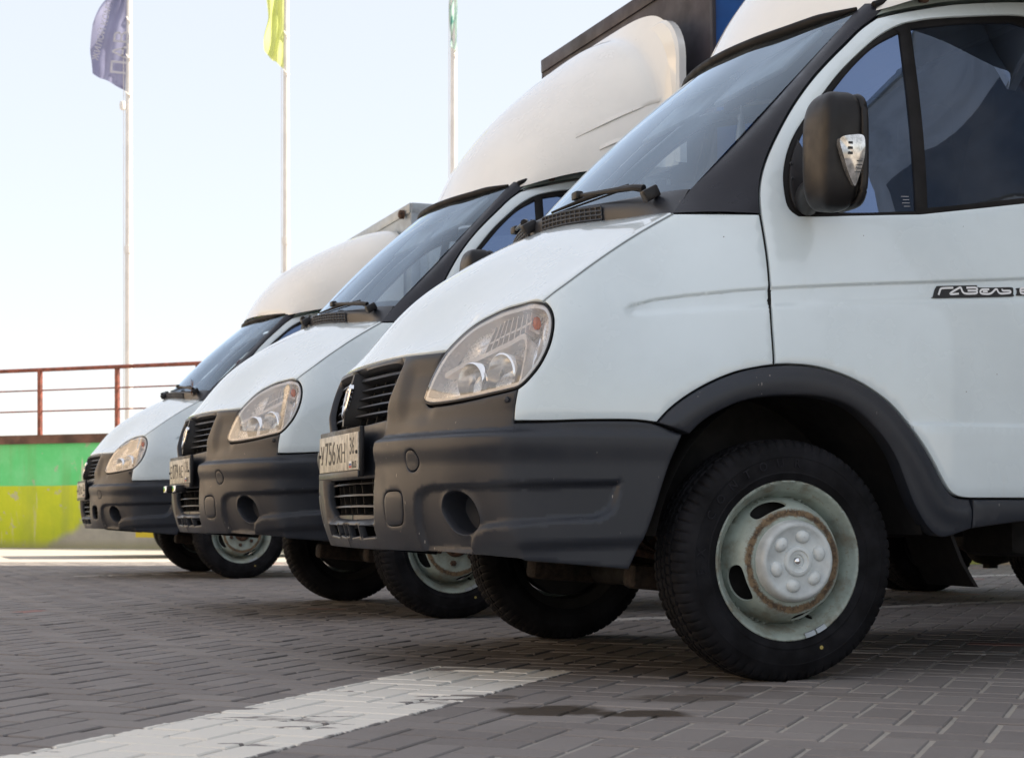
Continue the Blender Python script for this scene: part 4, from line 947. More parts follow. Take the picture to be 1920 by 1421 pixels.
    wiper((-.288, -.655, 1.398), (-.318, -.60, 1.424), (-.352, -.235, 1.463), (-.386, -.10, 1.432), (-.300, -.52, 1.447))
    wiper((-.420, .02, 1.402), (-.410, .08, 1.430), (-.350, .36, 1.452), (-.370, .14, 1.447), (-.270, .62, 1.440))
    # ---- roof skin under the fairing
    V = []; F = []; nl, nm = 10, 17
    for i in range(nl):
        for j in range(nm):
            s_ = -1+2*j/(nm-1); f = i/(nl-1); h = 2.008+.10*min(1, f*1.6)
            l0 = wtop(np.array([j/(nm-1)]))[0]; l = l0[0]+.01+(1.30-l0[0])*f; w = .628+.03*f
            V.append((l, s_*w, np.interp(f, [0, .3, .65, 1], [2.0, 2.055, 2.105, 2.115])+.05*(1-s_*s_)*f**.5))
    F = [(i*nm+j, i*nm+j+1, (i+1)*nm+j+1, (i+1)*nm+j) for i in range(nl-1) for j in range(nm-1)]
    P(mesh_from('roof', V, F, 'white', root, 60))
    # ---- cab inside
    cab = MB(); cab.box((.50, 0, .93), (1.5, 1.80, .06)); cab.box((1.22, 0, 1.42), (.03, 1.70, 1.0)); cabo = P(cab.build('cab_interior', 'grey', root))
    b = MB(); b.box((1.205, 0, 1.80), (.03, 1.40, .55)); b.build('rear_panel', 'grey', cabo)
    b = MB(); t2 = np.linspace(0.02, .98, 30); A = wbot(t2)+[.02, 0, -.035]; n_ = 30
    prof = [(0, 0), (.12, .02), (.30, .015), (.40, -.02), (.43, -.09), (.42, -.30), (.1, -.45)]
    b.add([tuple(A[i]*[1, .97, 1]+np.array([dx, 0, dz])) for dx, dz in prof for i in range(n_)], [(r_*n_+i, r_*n_+i+1, (r_+1)*n_+i+1, (r_+1)*n_+i) for r_ in range(len(prof)-1) for i in range(n_-1)]); b.build('dashboard', 'dash', cabo, 60)
    for y in (-.48, .12, .52):
        b = MB(); b.box((.78, y, 1.12), (.50, .46, .16), Matrix.Rotation(R(-6), 3, 'Y'), .05); b.box((1.05, y, 1.45), (.15, .46, .66), Matrix.Rotation(R(-12), 3, 'Y').inverted(), .06); b.box((1.13, y, 1.84), (.10, .26, .18), None, .04); b.build('seat', 'seat', cabo, 50)
    b = MB(); q = [(.26+.10*math.cos(t)*.9, -.45+.19*math.sin(t), 1.30+.19*math.cos(t)*.55) for t in np.linspace(0, 2*math.pi, 33)]; b.tube(q, .014, 8, cap=False); b.tube([(.26, -.45, 1.30), (.10, -.45, 1.20)], .02, 8); b.tube([q[8], (.26, -.45, 1.30), q[24]], .012, 6); b.build('steering_wheel', 'black', cabo, 60)
    b = MB(); b.box((.34, .02, 1.885), (.02, .22, .065), None, .008); b.tube([(.35, .02, 1.92), (.33, .02, 1.975)], .006, 6); b.build('inner_mirror', 'black', cabo)
    for y in (-.30, .30): 
        b = MB(); b.box((.275, y, 1.895), (.19, .48, .018), Matrix.Rotation(R(-44), 3, 'Y'), .006); b.build('sun_visor', 'visor', cabo)
    # ---- black sheets for shade in the panel gaps, wheel housings, bulkhead, light block
    lin = loop([(-1.49, .40), (-1.49, .915), (-1.36, .915), (-1.36, .77)], [(-1.36, .77), (-.84, .785), (-.68, .87), (-.66, .97)], [(-.66, .97), (-.25, 1.235), (1.29, 1.28)], [(1.29, 1.28), (1.29, .47)], [(1.29, .47), (.56, .47), (.44, .62), (.26, .80), (0, .865), (-.18, .83), (-.34, .70), (-.44, .45), (-.49, .36)], [(-.49, .36), (-1.1, .39), (-1.49, .40)], step=.03)
    for mirror in (False, True):
        sx = -1 if mirror else 1
        P(panel('inner_lining', side, lin, 'dark', root, [inset(FOGC, -.03)], (.08, .08), lambda a, h: -.032-.02*sst(a, -.9, -1.1)+0*a, 0, 0, mirror=mirror))  # black sheet standing in for the shade inside panel gaps
        b = MB(); n_ = 26; arc = [(.03+.43*math.cos(t), .30+.52*math.sin(t)) for t in np.linspace(R(12), R(168), n_)]
        b.add([(x, -.925*sx, z) for x, z in arc]+[(x, -.52*sx, z) for x, z in arc], [(i, i+1, n_+i+1, n_+i) for i in range(n_-1)]+[tuple(range(n_, 2*n_))]); P(b.build('wheel_housing', 'dark', root, 60))
        # mud flap behind the front wheel
        b = MB(); pts = [(.50, .46), (.535, .42), (.575, .33), (.625, .255)]; V = []
        for x, z in pts: V += [(x, -.93*sx, z), (x, -.68*sx, z), (x+.012, -.68*sx, z), (x+.012, -.93*sx, z)]
        b.add(V, [(i*4+j, i*4+(j+1) % 4, (i+1)*4+(j+1) % 4, (i+1)*4+j) for i in range(3) for j in range(4)]+[(0, 1, 2, 3), (12, 13, 14, 15)]); P(b.build('mud_flap', 'rubber', root))
        b = MB(); V = []
        for x, z in [(.44, .60), (.47, .52), (.50, .46), (.52, .41)]: V += [(x, -.93*sx, z), (x, -.60*sx, z)]
        b.add(V, [(i*2, i*2+1, i*2+3, i*2+2) for i in range(3)]); P(b.build('flap_bracket', 'dark', root))
    b = MB(); b.box((-.42, 0, .74), (.60, .96, .54)); b.box((-.10, 0, 1.00), (.08, 1.50, .42)); P(b.build('engine_bay', 'dark', root))  # solid dark boxes added to stop light through grille and wheel arches
    # ---- chassis and axles (do not ride on the springs)
    b = MB()
    for y in (-.40, .40): b.tube([(-.85, y, .50), (-.2, y, .52), (1.2, y, .55), (5.2, y, .62)], .055, 8)
    for x in (-.8, .55, 1.6, 3.0, 4.6): b.tube([(x, -.4, .52), (x, .4, .52)], .045, 8)
    b.box((2.5, 0, .64), (3.4, 1.5, .10)); b.box((.1, 0, .56), (1.3, .7, .10))  # flat slabs added to block light and darken the ground below
    ch = b.build('chassis', 'dark', root)
    b = MB(); b.tube([(0, -.80, .34), (0, -.66, .31), (-.02, -.45, .265), (-.02, .45, .265), (0, .66, .31), (0, .80, .34)], .038, 10); b.build('front_axle', 'dark', ch)
    for y in (-.45, .45):
        b = MB()
        for i, L0 in enumerate((.62, .50, .36)): b.tube([(-L0, y, .46+.0), (-L0*.5, y, .37-.012*i), (0, y, .325-.012*i), (L0*.5, y, .37-.012*i), (L0, y, .46)], .016, 6, flat=2.2)
        b.build('leaf_spring', 'rusty', ch, 50)
        b = MB(); b.box((-.10, y*.98, .268), (.34, .10, .075), Matrix.Rotation(R(5), 3, 'Y'), .02); b.build('steering_rod_bracket', 'bracket', ch)
    b = MB(); b.tube([(.16, -.70, .30), (.16, .70, .30)], .018, 8); b.tube([(.9, .18, .42), (3., .18, .42)], .035, 10); b.box((1.35, -.36, .44), (.60, .30, .22), None, .04); b.build('tie_rod', 'dark', ch)
    # ---- wheels
    for y, far in ((-.954, False), (.954, True)): make_wheel('cap', (0, y, WHEEL_Z), far, root)
    return root, B

def rear_end(root, wb):
    """rear axle, twin wheels and mud guards for a wheelbase"""
    fw = [c for c in root.children if c.name.startswith('wheel') and not c.name.startswith('wheel_h')][0]
    for y, far in ((-.965, False), (-.74, False), (.74, True), (.965, True)):
        w = fw.copy(); COL.objects.link(w); w.parent = root; w.location = (wb, y, WHEEL_Z); w.rotation_euler = (0, R(40), math.pi if far else 0)
        w.rotation_euler = (0, 0, math.pi if far else 0)
        for c in fw.children:
            d = c.copy(); COL.objects.link(d); d.parent = w
    b = MB(); b.tube([(wb, -.75, .345), (wb, -.30, .345), (wb, -.20, .345), (wb, .20, .345), (wb, .30, .345), (wb, .75, .345)], [.05, .055, .10, .10, .055, .05], 14)
    b.lathe([(.001, -.15), (.09, -.14), (.15, -.08), (.17, 0), (.15, .10), (.08, .22), (.04, .25)], 24, 'x', center=(wb, 0, .34)); b.box((wb, 0, .175), (.06, .06, .03)); b.build('rear_axle', 'dark', root, 60)

def cargo_box(root, top, L, style):
    """box body behind the cab: frame edges, front, side panels, roof"""
    l0, w, z0 = 1.295, 1.045, .93; B = []
    side_m_, front_m, fr = {'tarp': ('boxblue', 'boxdark', 'boxdark'), 'van': ('boxwhite', 'alu', 'alu')}[style]
    b = MB(); b.box((l0+L/2, 0, (top+z0)/2), (L-.02, 2*w-.02, top-z0-.02)); o = b.build('cargo_box', side_m_, root); B.append(o)
    b = MB(); b.box((l0+.004, 0, (top+z0)/2), (.016, 2*w-.012, top-z0-.012)); b.build('box_front', front_m, o)
    for y in (-w, w):
        pw = .022 if style == 'tarp' else .075; b = MB(); b.box((l0+pw/2-.006, y, (top+z0)/2), (pw, .026, top-z0+.004), None, .004); b.build('corner_post', fr, o)
        b = MB(); b.box((l0+L/2, y, top), (L, .030, .075), None, .004); b.build('top_rail', side_m_ if style == 'tarp' else fr, o)
        b = MB(); b.box((l0+L/2, y, z0+.03), (L, .030, .10), None, .004); b.build('bottom_rail', fr, o)
        if style == 'van':
            for k in range(4): 
                b = MB(); b.box((l0+.12+k*(L-.2)/4+(L-.2)/8, y*1.004, (top+z0)/2), ((L-.2)/4-.03, .012, top-z0-.22), None, .02); b.build('box_panel', 'boxwhite', o)
    b = MB(); b.box((l0+.01, 0, top), (.05, 2*w, .075), None, .004); b.build('front_rail', fr, o)
    if style == 'van':
        b = MB(); b.lathe([(.035, 0), (.035, -.03), (.022, -.04), (.0005, -.042)], 16, 'x', center=(l0-.02, -w+.14, top-.03)); b.build('marker_lamp', 'rusty', o)
    return B

# ------------------------------------------------------------------ ground: herringbone pavers
BW = .108; UA = R(21.0); UX = np.array([math.sin(UA), math.cos(UA)]); VX = np.array([math.cos(UA), -math.sin(UA)])
def paving_color(m, t, b, base_col, is_sand):
    g = nd(t, 'ShaderNodeNewGeometry'); pos = g.outputs['Position']
    def dotp(vec, off=0.):
        n = nd(t, 'ShaderNodeVectorMath', operation='DOT_PRODUCT'); t.links.new(pos, n.inputs[0]); n.inputs[1].default_value = (*vec, 0)
        return math_(t, 'SUBTRACT', n.outputs['Value'], off)
    wear = noise(t, 9, 6, .7, pos); fine = noise(t, 70, 3, .65, pos); big = noise(t, .55, 4, .6, pos); mid = noise(t, 2.6, 4, .6, pos)
    c = base_col
    c = mixc(t, ramp(t, big, .35, .7, 0, .45), c, (.150, .133, .130) if not is_sand else (.26, .24, .215))
    c = mixc(t, ramp(t, mid, .52, .78, 0, .35), c, (.13, .108, .09))
    c = mixc(t, ramp(t, fine, .45, .75, 0, .30), c, (.25, .235, .225))
    c = mixc(t, ramp(t, noise(t, 260, 2, .6, pos), .62, .75, 0, .35), c, (.07, .066, .066))
    # oily stains under the engine of the first van
    for sx_, sy_, rx, ry, k in ((.11, 4.00, .17, .12, 1.), (.30, 3.93, .16, .08, 1.), (.46, 4.28, .20, .11, .65), (.62, 4.52, .22, .10, .4), (-.03, 4.30, .05, .05, .6), (.02, 4.06, .06, .03, .6), (-.25, 5.55, .30, .5, .35), (.4, 5.6, .9, .8, .25)):
        a = math_(t, 'DIVIDE', dotp((1, 0), sx_), rx); q = math_(t, 'DIVIDE', dotp((0, 1), sy_), ry)
        d = math_(t, 'SQRT', math_(t, 'ADD', math_(t, 'POWER', a, 2.), math_(t, 'POWER', q, 2.)))
        d = math_(t, 'ADD', d, math_(t, 'MULTIPLY', math_(t, 'SUBTRACT', noise(t, 7, 4, .65, pos), .5), 1.3))
        c = mixc(t, math_(t, 'MULTIPLY', ramp(t, d, 1.05, .62), k), c, (.050, .038, .028))
    # painted lines: broad band along the paver courses, narrow bay lines between the vans
    def line(p, q, w, wr, col, k=1.):
        nonlocal c
        p, q = np.array(p), np.array(q); L = np.linalg.norm(q-p); e = (q-p)/L; s = np.array([e[1], -e[0]])
        a = math_(t, 'SUBTRACT', dotp(e, float(p@e)), L/2); a = math_(t, 'SUBTRACT', L/2, math_(t, 'ABSOLUTE', a))
        z = math_(t, 'SUBTRACT', w/2, math_(t, 'ABSOLUTE', dotp(s, float(p@s))))
        dd = math_(t, 'MINIMUM', a, z); dd = math_(t, 'ADD', dd, math_(t, 'MULTIPLY', math_(t, 'SUBTRACT', noise(t, 30, 3, .6, pos), .5), .035))
        msk = math_(t, 'MULTIPLY', ramp(t, dd, 0, .008), ramp(t, wear, wr, wr+.03))
        c = mixc(t, math_(t, 'MULTIPLY', msk, k), c, col)
    mp = nd(t, 'ShaderNodeMapping'); t.links.new(pos, mp.inputs[0]); mp.inputs['Scale'].default_value = (2.0, 6.0, 1); mp.inputs['Rotation'].default_value = (0, 0, R(15))
    wear = noise(t, 1.25, 6, .62, mp.outputs[0])
    line(UX*1.0+VX*-1.85, UX*4.76+VX*-1.85, .45, .385, (.70, .675, .615) if not is_sand else (.76, .735, .68), .97)
    wear = noise(t, 3.0, 5, .7, pos)
    line((.15, 7.29), (3.3, 9.60), .13, .40, (.52, .50, .47)); line((2.6, 12.3), (6.2, 14.94), .13, .36, (.52, .50, .47))
    line((.9, 5.78), (2.4, 5.60), .15, .47, (.40, .39, .38), .8); line((.3, 7.62), (.9, 7.55), .10, .44, (.50, .48, .45))
    line((-3.4, 13.0), (.2, 15.64), .13, .40, (.50, .48, .46))
    return c
def brick_mat():
    m, t, b = new_mat('paver_concrete')
    oi = nd(t, 'ShaderNodeObjectInfo').outputs['Random']; ri = nd(t, 'ShaderNodeNewGeometry').outputs['Random Per Island']
    rr = math_(t, 'FRACT', math_(t, 'ADD', math_(t, 'MULTIPLY', oi, 7.3), ri))
    base = mixc(t, rr, (.176, .160, .152), (.240, .220, .208))
    base = mixc(t, math_(t, 'GREATER_THAN', rr, .996), base, (.29, .15, .13))
    c = paving_color(m, t, b, base, False); t.links.new(c, b.inputs['Base Color'])
    b.inputs['Roughness'].default_value = .78; b.inputs['Specular IOR Level'].default_value = .35
    pos = nd(t, 'ShaderNodeNewGeometry').outputs['Position']
    bump(t, b, math_(t, 'ADD', noise(t, 170, 3, .7, pos), math_(t, 'MULTIPLY', noise(t, 45, 3, .7, pos), 1.2)), .45, .0022)
    return m
def sand_mat():
    m, t, b = new_mat('joint_sand'); pos = nd(t, 'ShaderNodeNewGeometry').outputs['Position']
    sp = nd(t, 'ShaderNodeVectorMath', operation='DOT_PRODUCT'); t.links.new(pos, sp.inputs[0]); sp.inputs[1].default_value = (*VX, 0)
    pale_right = ramp(t, math_(t, 'ADD', sp.outputs['Value'], math_(t, 'MULTIPLY', noise(t, 1.2, 3, .6, pos), .5)), -1.45, -.75)   # joint sand darker to the left, paler to the right
    c = paving_color(m, t, b, mixc(t, pale_right, (.085, .078, .075), (.40, .365, .315)), True); t.links.new(c, b.inputs['Base Color']); b.inputs['Roughness'].default_value = .95
    pos = nd(t, 'ShaderNodeNewGeometry').outputs['Position']; bump(t, b, noise(t, 230, 3, .7, pos), .6, .003); return m
def yard_mat():
    m, t, b = new_mat('paved_yard_far'); pos = nd(t, 'ShaderNodeNewGeometry').outputs['Position']
    c = mixc(t, ramp(t, noise(t, .5, 5, .6, pos), .3, .7), (.36, .325, .285), (.45, .41, .36)); c = mixc(t, ramp(t, noise(t, 14, 3, .7, pos), .4, .8, 0, .5), c, (.30, .27, .24))
    t.links.new(c, b.inputs['Base Color']); b.inputs['Roughness'].default_value = .9; return m
M['brick'] = brick_mat(); M['sand'] = sand_mat(); M['yard'] = yard_mat()

gnd = mesh_from('ground', [(-1500, -1500, -.012), (1500, -1500, -.012), (1500, 1500, -.012), (-1500, 1500, -.012)], [(0, 1, 2, 3)], 'yard'); tag(gnd, kind='structure')
FARZ = 17.2
pav = mesh_from('pavement', [(-8, 1.5, -.0042), (8.5, 1.5, -.0042), (8.5, FARZ, -.0042), (-8, FARZ, -.0042)], [(0, 1, 2, 3)], 'sand'); tag(pav, kind='structure')
far_ = mesh_from('yard_paving', [(-60, FARZ, -.003), (60, FARZ, -.003), (60, 60, -.003), (-60, 60, -.003)], [(0, 1, 2, 3)], 'yard'); tag(far_, kind='structure')
JT = .0125; bev = .003; bh = .03
def brick_vf():
    a, w = (2*BW-JT)/2, (BW-JT)/2; V = []
    for z, k in ((-bh, 0), (-bev, 0), (0, bev)):
        V += [(-a+k, -w+k, z), (a-k, -w+k, z), (a-k, w-k, z), (-a+k, w-k, z)]
    F = [(8, 9, 10, 11)]
    for r in range(2):
        for i in range(4): F.append((r*4+i, r*4+(i+1) % 4, (r+1)*4+(i+1) % 4, (r+1)*4+i))
    return np.array(V), F
BV, BF = brick_vf()
cells = []
for iu in range(-80, 200):
    for iv in range(-160, 120):
        s_ = (iu+iv) % 4
        if s_ == 0: c = (iu+.5, iv+1.); ang = 1
        elif s_ == 2: c = (iu+1., iv+.5); ang = 0
        else: continue
        p = UX*c[0]*BW+VX*c[1]*BW
        if 1.62 < p[1] < FARZ-.08 and abs(p[0]) < min(.315*p[1]+2.1, 7.9): cells.append((p[0], p[1], ang))
def inview(c): return c[1] > 3.12 and abs(c[0]) < .305*c[1]+.1
cells.sort(key=lambda c: (not inview(c), c[1]))
me = bpy.data.meshes.new('brick'); me.from_pydata([tuple(v) for v in BV], [], BF); me.update(); me.materials.append(M['brick'])
for p in me.polygons: p.use_smooth = False
angs = {0: math.atan2(UX[1], UX[0]), 1: math.atan2(VX[1], VX[0])}
VV, FF = [], []; nb = len(BV)
for i, (x, y, k) in enumerate(cells):
    dz = float(rng.normal(0, .0009)); rx, ry = rng.normal(0, .0035, 2); rz = angs[k]+rng.normal(0, .006)
    if i < 300:
        o = bpy.data.objects.new('brick', me); COL.objects.link(o); o.parent = pav; o.location = (x, y, dz); o.rotation_euler = (rx, ry, rz)
    else:
        c, s_ = math.cos(rz), math.sin(rz); P_ = BV.copy(); X = P_[:, 0]*c-P_[:, 1]*s_+x; Y = P_[:, 0]*s_+P_[:, 1]*c+y
        VV.append(np.column_stack([X, Y, P_[:, 2]+dz+P_[:, 1]*rx-P_[:, 0]*ry])); FF += [tuple(q+(len(VV)-1)*nb for q in f) for f in BF]
o = mesh_from('brick_field', np.vstack(VV), FF, 'brick', pav, 10); o['kind'] = 'stuff'
for p in o.data.polygons: p.use_smooth = False

# ------------------------------------------------------------------ painted wall, coping, railing
def wall_mat():
    m, t, b = new_mat('painted_wall'); pos = nd(t, 'ShaderNodeNewGeometry').outputs['Position']; sx = nd(t, 'ShaderNodeSeparateXYZ'); t.links.new(pos, sx.inputs[0])
    z, x = sx.outputs[2], sx.outputs[0]
    mp = nd(t, 'ShaderNodeMapping'); t.links.new(pos, mp.inputs[0]); mp.inputs['Scale'].default_value = (3, 3, .35)
    drip = noise(t, 2.0, 5, .65, mp.outputs[0]); n = noise(t, 1.7, 5, .65, pos); edge = math_(t, 'ADD', z, math_(t, 'MULTIPLY', math_(t, 'SUBTRACT', n, .5), .03))
    lime = mixc(t, ramp(t, n, .3, .7), (.50, .57, .025), (.40, .50, .025)); green = mixc(t, ramp(t, n, .35, .7), (.10, .56, .20), (.17, .62, .28))
    grey = mixc(t, ramp(t, n, .35, .7), (.36, .36, .33), (.27, .28, .26))
    c = mixc(t, ramp(t, edge, .905, .925), lime, green)
    c = mixc(t, ramp(t, drip, .61, .70, 0, .75), c, (.52, .50, .44)); c = mixc(t, ramp(t, noise(t, 5.5, 5, .7, pos), .60, .66, 0, .8), c, (.40, .40, .34)); c = mixc(t, ramp(t, noise(t, .9, 4, .6, mp.outputs[0]), .45, .75, 0, .45), c, (.20, .26, .10))
    # bare concrete triangle behind the vans with a yellow and a pink patch
    e2 = math_(t, 'SUBTRACT', math_(t, 'ADD', math_(t, 'MULTIPLY', math_(t, 'ADD', x, 6.95), .85), math_(t, 'MULTIPLY', n, .35)), math_(t, 'MULTIPLY', z, 1.5))
    gm = math_(t, 'MULTIPLY', ramp(t, e2, .10, .35), math_(t, 'MULTIPLY', math_(t, 'LESS_THAN', x, -3.0), math_(t, 'LESS_THAN', z, .62)))
    c = mixc(t, gm, c, grey)
    yl = math_(t, 'MULTIPLY', math_(t, 'MULTIPLY', math_(t, 'GREATER_THAN', x, -5.42), math_(t, 'LESS_THAN', x, -5.0)), math_(t, 'GREATER_THAN', edge, .16)); yl = math_(t, 'MULTIPLY', yl, math_(t, 'LESS_THAN', z, .6))
    c = mixc(t, yl, c, (.55, .45, .04))
    pk = math_(t, 'MULTIPLY', math_(t, 'GREATER_THAN', x, 4.68), math_(t, 'LESS_THAN', x, 4.95)); c = mixc(t, pk, c, (.55, .42, .36))
    c = mixc(t, ramp(t, z, .16, .0, 0, .6), c, (.24, .25, .13))
    t.links.new(c, b.inputs['Base Color']); b.inputs['Roughness'].default_value = .85; bump(t, b, noise(t, 18, 4, .7, pos), .4, .01); return m
M['wall'] = wall_mat()
M['coping'] = plain('rusty_coping', (.11, .055, .040), .7, var=.35, scale=3, bmp=.3, grain=40)
M['rail'] = plain('red_primer_rail', (.20, .055, .035), .6, var=.3, scale=12)
WP = [(-15.0, 28.2), (-7.65, 25.1), (-2.9, 23.1), (4.63, 16.15), (9.15, 11.97)]
b = MB(); 
def wallseg(p, q, z0, z1, th, off=0.):
    p, q = Vector(p), Vector(q); d = (q-p).normalized(); n = Vector((d[1], -d[0]))
    a = [p+n*off, q+n*off, q+n*(off)-n*th, p+n*off-n*th]; return [(v[0], v[1], z) for z in (z0, z1) for v in a]
BOXF = [(3, 2, 1, 0), (4, 5, 6, 7), (0, 1, 5, 4), (1, 2, 6, 5), (2, 3, 7, 6), (3, 0, 4, 7)]
wall = empty('concrete_wall', (*WP[1], 0)); tag(wall, 'long concrete yard wall painted green over lime yellow behind the vans', 'wall')
def kid(o, root): o.parent = root; o.matrix_parent_inverse = Matrix.Translation(root.location).inverted(); return o
for i in range(len(WP)-1):
    b = MB(); b.add(wallseg(WP[i], WP[i+1], -.05, 1.535, .30), BOXF); kid(b.build('wall_panel', 'wall'), wall)
    b = MB(); b.add(wallseg(WP[i], WP[i+1], 1.535, 1.665, .40, .05), BOXF); kid(b.build('coping', 'coping'), wall)
rail = empty('railing', (*WP[1], 1.66)); tag(rail, 'rust red steel tube railing along the top of the painted wall', 'railing')
for i in range(len(WP)-1):
    p, q = Vector(WP[i]), Vector(WP[i+1]); d = (q-p).normalized(); L = (q-p).length; n = Vector((d[1], -d[0]))
    for z, r in ((2.64, .030), (2.335, .011), (2.025, .011)):
        b = MB(); c = -n*.12; b.tube([(p[0]+c[0], p[1]+c[1], z), (q[0]+c[0], q[1]+c[1], z)], r, 8); kid(b.build('top_rail' if z > 2.6 else 'cross_bar', 'rail', None, 60), rail)
    s0 = {0: .4, 1: .63, 2: .55, 3: .6}[i]
    k = s0
    while k < L:
        x = p+d*k-n*.12; b = MB(); b.box((x[0], x[1], 2.145), (.055, .055, .97), Matrix.Rotation(math.atan2(d[1], d[0]), 3, 'Z')); kid(b.build('post', 'rail'), rail); k += 1.385
ter = mesh_from('terrace', [(-16, 28.6, 1.45), (-7.6, 25.35, 1.45), (-2.8, 23.3, 1.45), (4.7, 16.4, 1.45), (9, 12.4, 1.45), (60, 12.4, 1.45), (60, 90, 1.45), (-60, 90, 1.45), (-60, 28.6, 1.45)], [tuple(range(9))], 'yard'); tag(ter, kind='structure')

# ------------------------------------------------------------------ flagpoles and flags
M['pole'] = plain('white_pole_paint', (.70, .68, .66), .35, var=.06, scale=3)
def cloth(name, c1, c2=None, thr=None):
    m, t, b = new_mat(name); o = objco(t); c = mixc(t, ramp(t, noise(t, 2.2, 4, .6, o), .3, .7), c1, tuple(x*.85 for x in c1))
    if c2: c = mixc(t, ramp(t, noise(t, 1.3, 3, .6, o, .6), thr, thr+.05), c, c2)
    t.links.new(c, b.inputs['Base Color']); b.inputs['Roughness'].default_value = .75
    tr = nd(t, 'ShaderNodeBsdfTranslucent'); t.links.new(c, tr.inputs[0]); mx = nd(t, 'ShaderNodeMixShader'); mx.inputs[0].default_value = .35
    t.links.new(b.outputs[0], mx.inputs[1]); t.links.new(tr.outputs[0], mx.inputs[2]); t.links.new(mx.outputs[0], t.nodes['Material Output'].inputs[0]); return m
M['flag1'] = cloth('purple_flag', (.30, .31, .47), (.13, .12, .24), .58); M['flag2'] = cloth('lime_flag', (.72, .78, .30), (.42, .55, .03), .58); M['flag3'] = cloth('teal_flag', (.45, .62, .57), (.06, .25, .22), .46); M['flagtxt'] = cloth('flag_white_print', (.66, .66, .72), (.42, .42, .56), .5)
POLES = [(241.5, 31.0, .066, 'leftmost white flagpole beyond the railing, carrying the purple flag'), (536.5, 30.0, .060, 'middle white flagpole carrying the lime green flag'), (850.5, 29.0, .062, 'white flagpole nearest the big van roofs, carrying the teal flag')]
def px2x(px, Z): return (px-960)/3146.14*Z
for px, Z, r, lab in POLES:
    x = px2x(px, Z); po = empty('flagpole', (x, Z, 1.45)); tag(po, lab, 'flagpole', 'flagpoles in a row behind the wall')
    b = MB(); b.tube([(0, 0, 0), (0, 0, 3.95), (0, 0, 4.0), (0, 0, 12.4)], [r*1.12, r*1.08, r, r*.72], 20); b.build('shaft', 'pole', po, 60)
    b = MB(); b.tube([(0, 0, 3.86), (0, 0, 4.0)], r*1.2, 20); b.build('collar', 'pole', po, 60)
    b = MB(); b.tube([(0, 0, 0), (0, 0, .06)], r*2.2, 20); b.build('foot_plate', 'pole', po, 60)
    b = MB(); b.lathe([(.001, 12.52), (.07, 12.47), (.09, 12.42), (.07, 12.37), (.001, 12.36)], 16, 'z'); b.build('finial', 'pole', po)
    b = MB(); b.tube([(-r*1.3, -.05, 1.0), (-r*1.25, -.05, 12.2)], .007, 6); b.build('halyard', 'rubber' if False else 'pole', po)
def flag(px, Z, rows, m, lab, ties, wave, seed):
    """rows: (pixel y, left px, right px) from bottom to top; hung from the pole side"""
    xp = px2x(px, Z); rows = np.array(rows, float); hz = .4616+(968.07-rows[:, 0])/3146.14*Z
    xl, xr = px2x(rows[:, 1], Z)-xp, px2x(rows[:, 2], Z)-xp
    root = empty('flag', (xp, Z, 0)); tag(root, lab, 'flag', 'flags on the poles')
    n, k = 40, 22; V = []
    T = np.linspace(0, 1, n); H = np.interp(T, np.linspace(0, 1, len(hz)), hz); A = np.interp(T, np.linspace(0, 1, len(hz)), xl); C = np.interp(T, np.linspace(0, 1, len(hz)), xr); DR = np.interp(T, np.linspace(0, 1, len(hz)), [wave[1]]*len(hz))
    for i in range(n):
        for j in range(k):
            s_ = j/(k-1)                                          # 0 at pole, 1 at the free edge
            f = s_*(1+0*T[i]); yy = -.06+wave[0]*s_*math.sin(s_*9+T[i]*5+seed)+.10*s_*math.sin(T[i]*11+seed*2)
            V.append((C[i]+(A[i]-C[i])*s_, yy, H[i]+(DR[i]*s_ if True else 0)))
    F = [(i*k+j, i*k+j+1, (i+1)*k+j+1, (i+1)*k+j) for i in range(n-1) for j in range(k-1)]
    mesh_from('flag_cloth', V, F, m, root, 180)
    for py in ties:
        z = .4616+(968.07-py)/3146.14*Z; b = MB(); b.tube([(float(np.interp(z, hz, xr)), -.05, z), (0.0, -.08, z-.07), (.07, -.05, z-.10)], .012, 6); b.build('flag_tie', 'pole', root)
    return root, xp
f1, xp = flag(241.5, 31.0, [(172, 173, 236), (135, 172, 237), (90, 182, 237.5), (50, 193, 238), (10, 212, 238.5), (-60, 222, 239), (-150, 220, 239)], 'flag1', 'purple flag with white print, hanging from the leftmost flagpole', (33, 103, 172), (.16, .34), .4)
for txt, s_, X, Zt, ang in (('ЖИЛОЙ КОМПЛЕКС', .155, -.40, 9.62, 76), ('ПАВ', .40, -.135, 9.40, 84)):
    o = text_mesh('flag_lettering', txt, s_, 'flagtxt', f1, ext=.002, align='LEFT'); o.location = (X-.0, -.30 if s_ < .2 else -.20, Zt-.85); o.rotation_euler = (R(90), 0, 0)
    o.rotation_euler = Matrix(((math.cos(R(ang)), -math.sin(R(ang)), 0), (0, 0, -1), (math.sin(R(ang)), math.cos(R(ang)), 0))).to_euler()
    if s_ < .2: o.location = (-.545, -.30, 8.80)
b = MB(); b.lathe([(.001, -.09), (.05, -.07), (.06, 0), (.05, .07), (.001, .09)], 14, 'z', center=(-.10, -.06, 8.03)); b.build('flag_weight', 'pole', f1)
flag(536.5, 30.0, [(131, 500, 532), (100, 500, 532.5), (60, 502, 533), (20, 498, 533), (-60, 505, 534), (-140, 504, 534)], 'flag2', 'lime green flag hanging limp from the middle flagpole', (60, 131), (.20, .26), 1.7)
flag(850.5, 29.0, [(98, 845, 856), (70, 844, 857), (30, 842, 858), (0, 843, 858), (-80, 842, 859)], 'flag3', 'pale teal and white flag wound round the flagpole above the middle van', (96,), (.10, .06), 2.9)

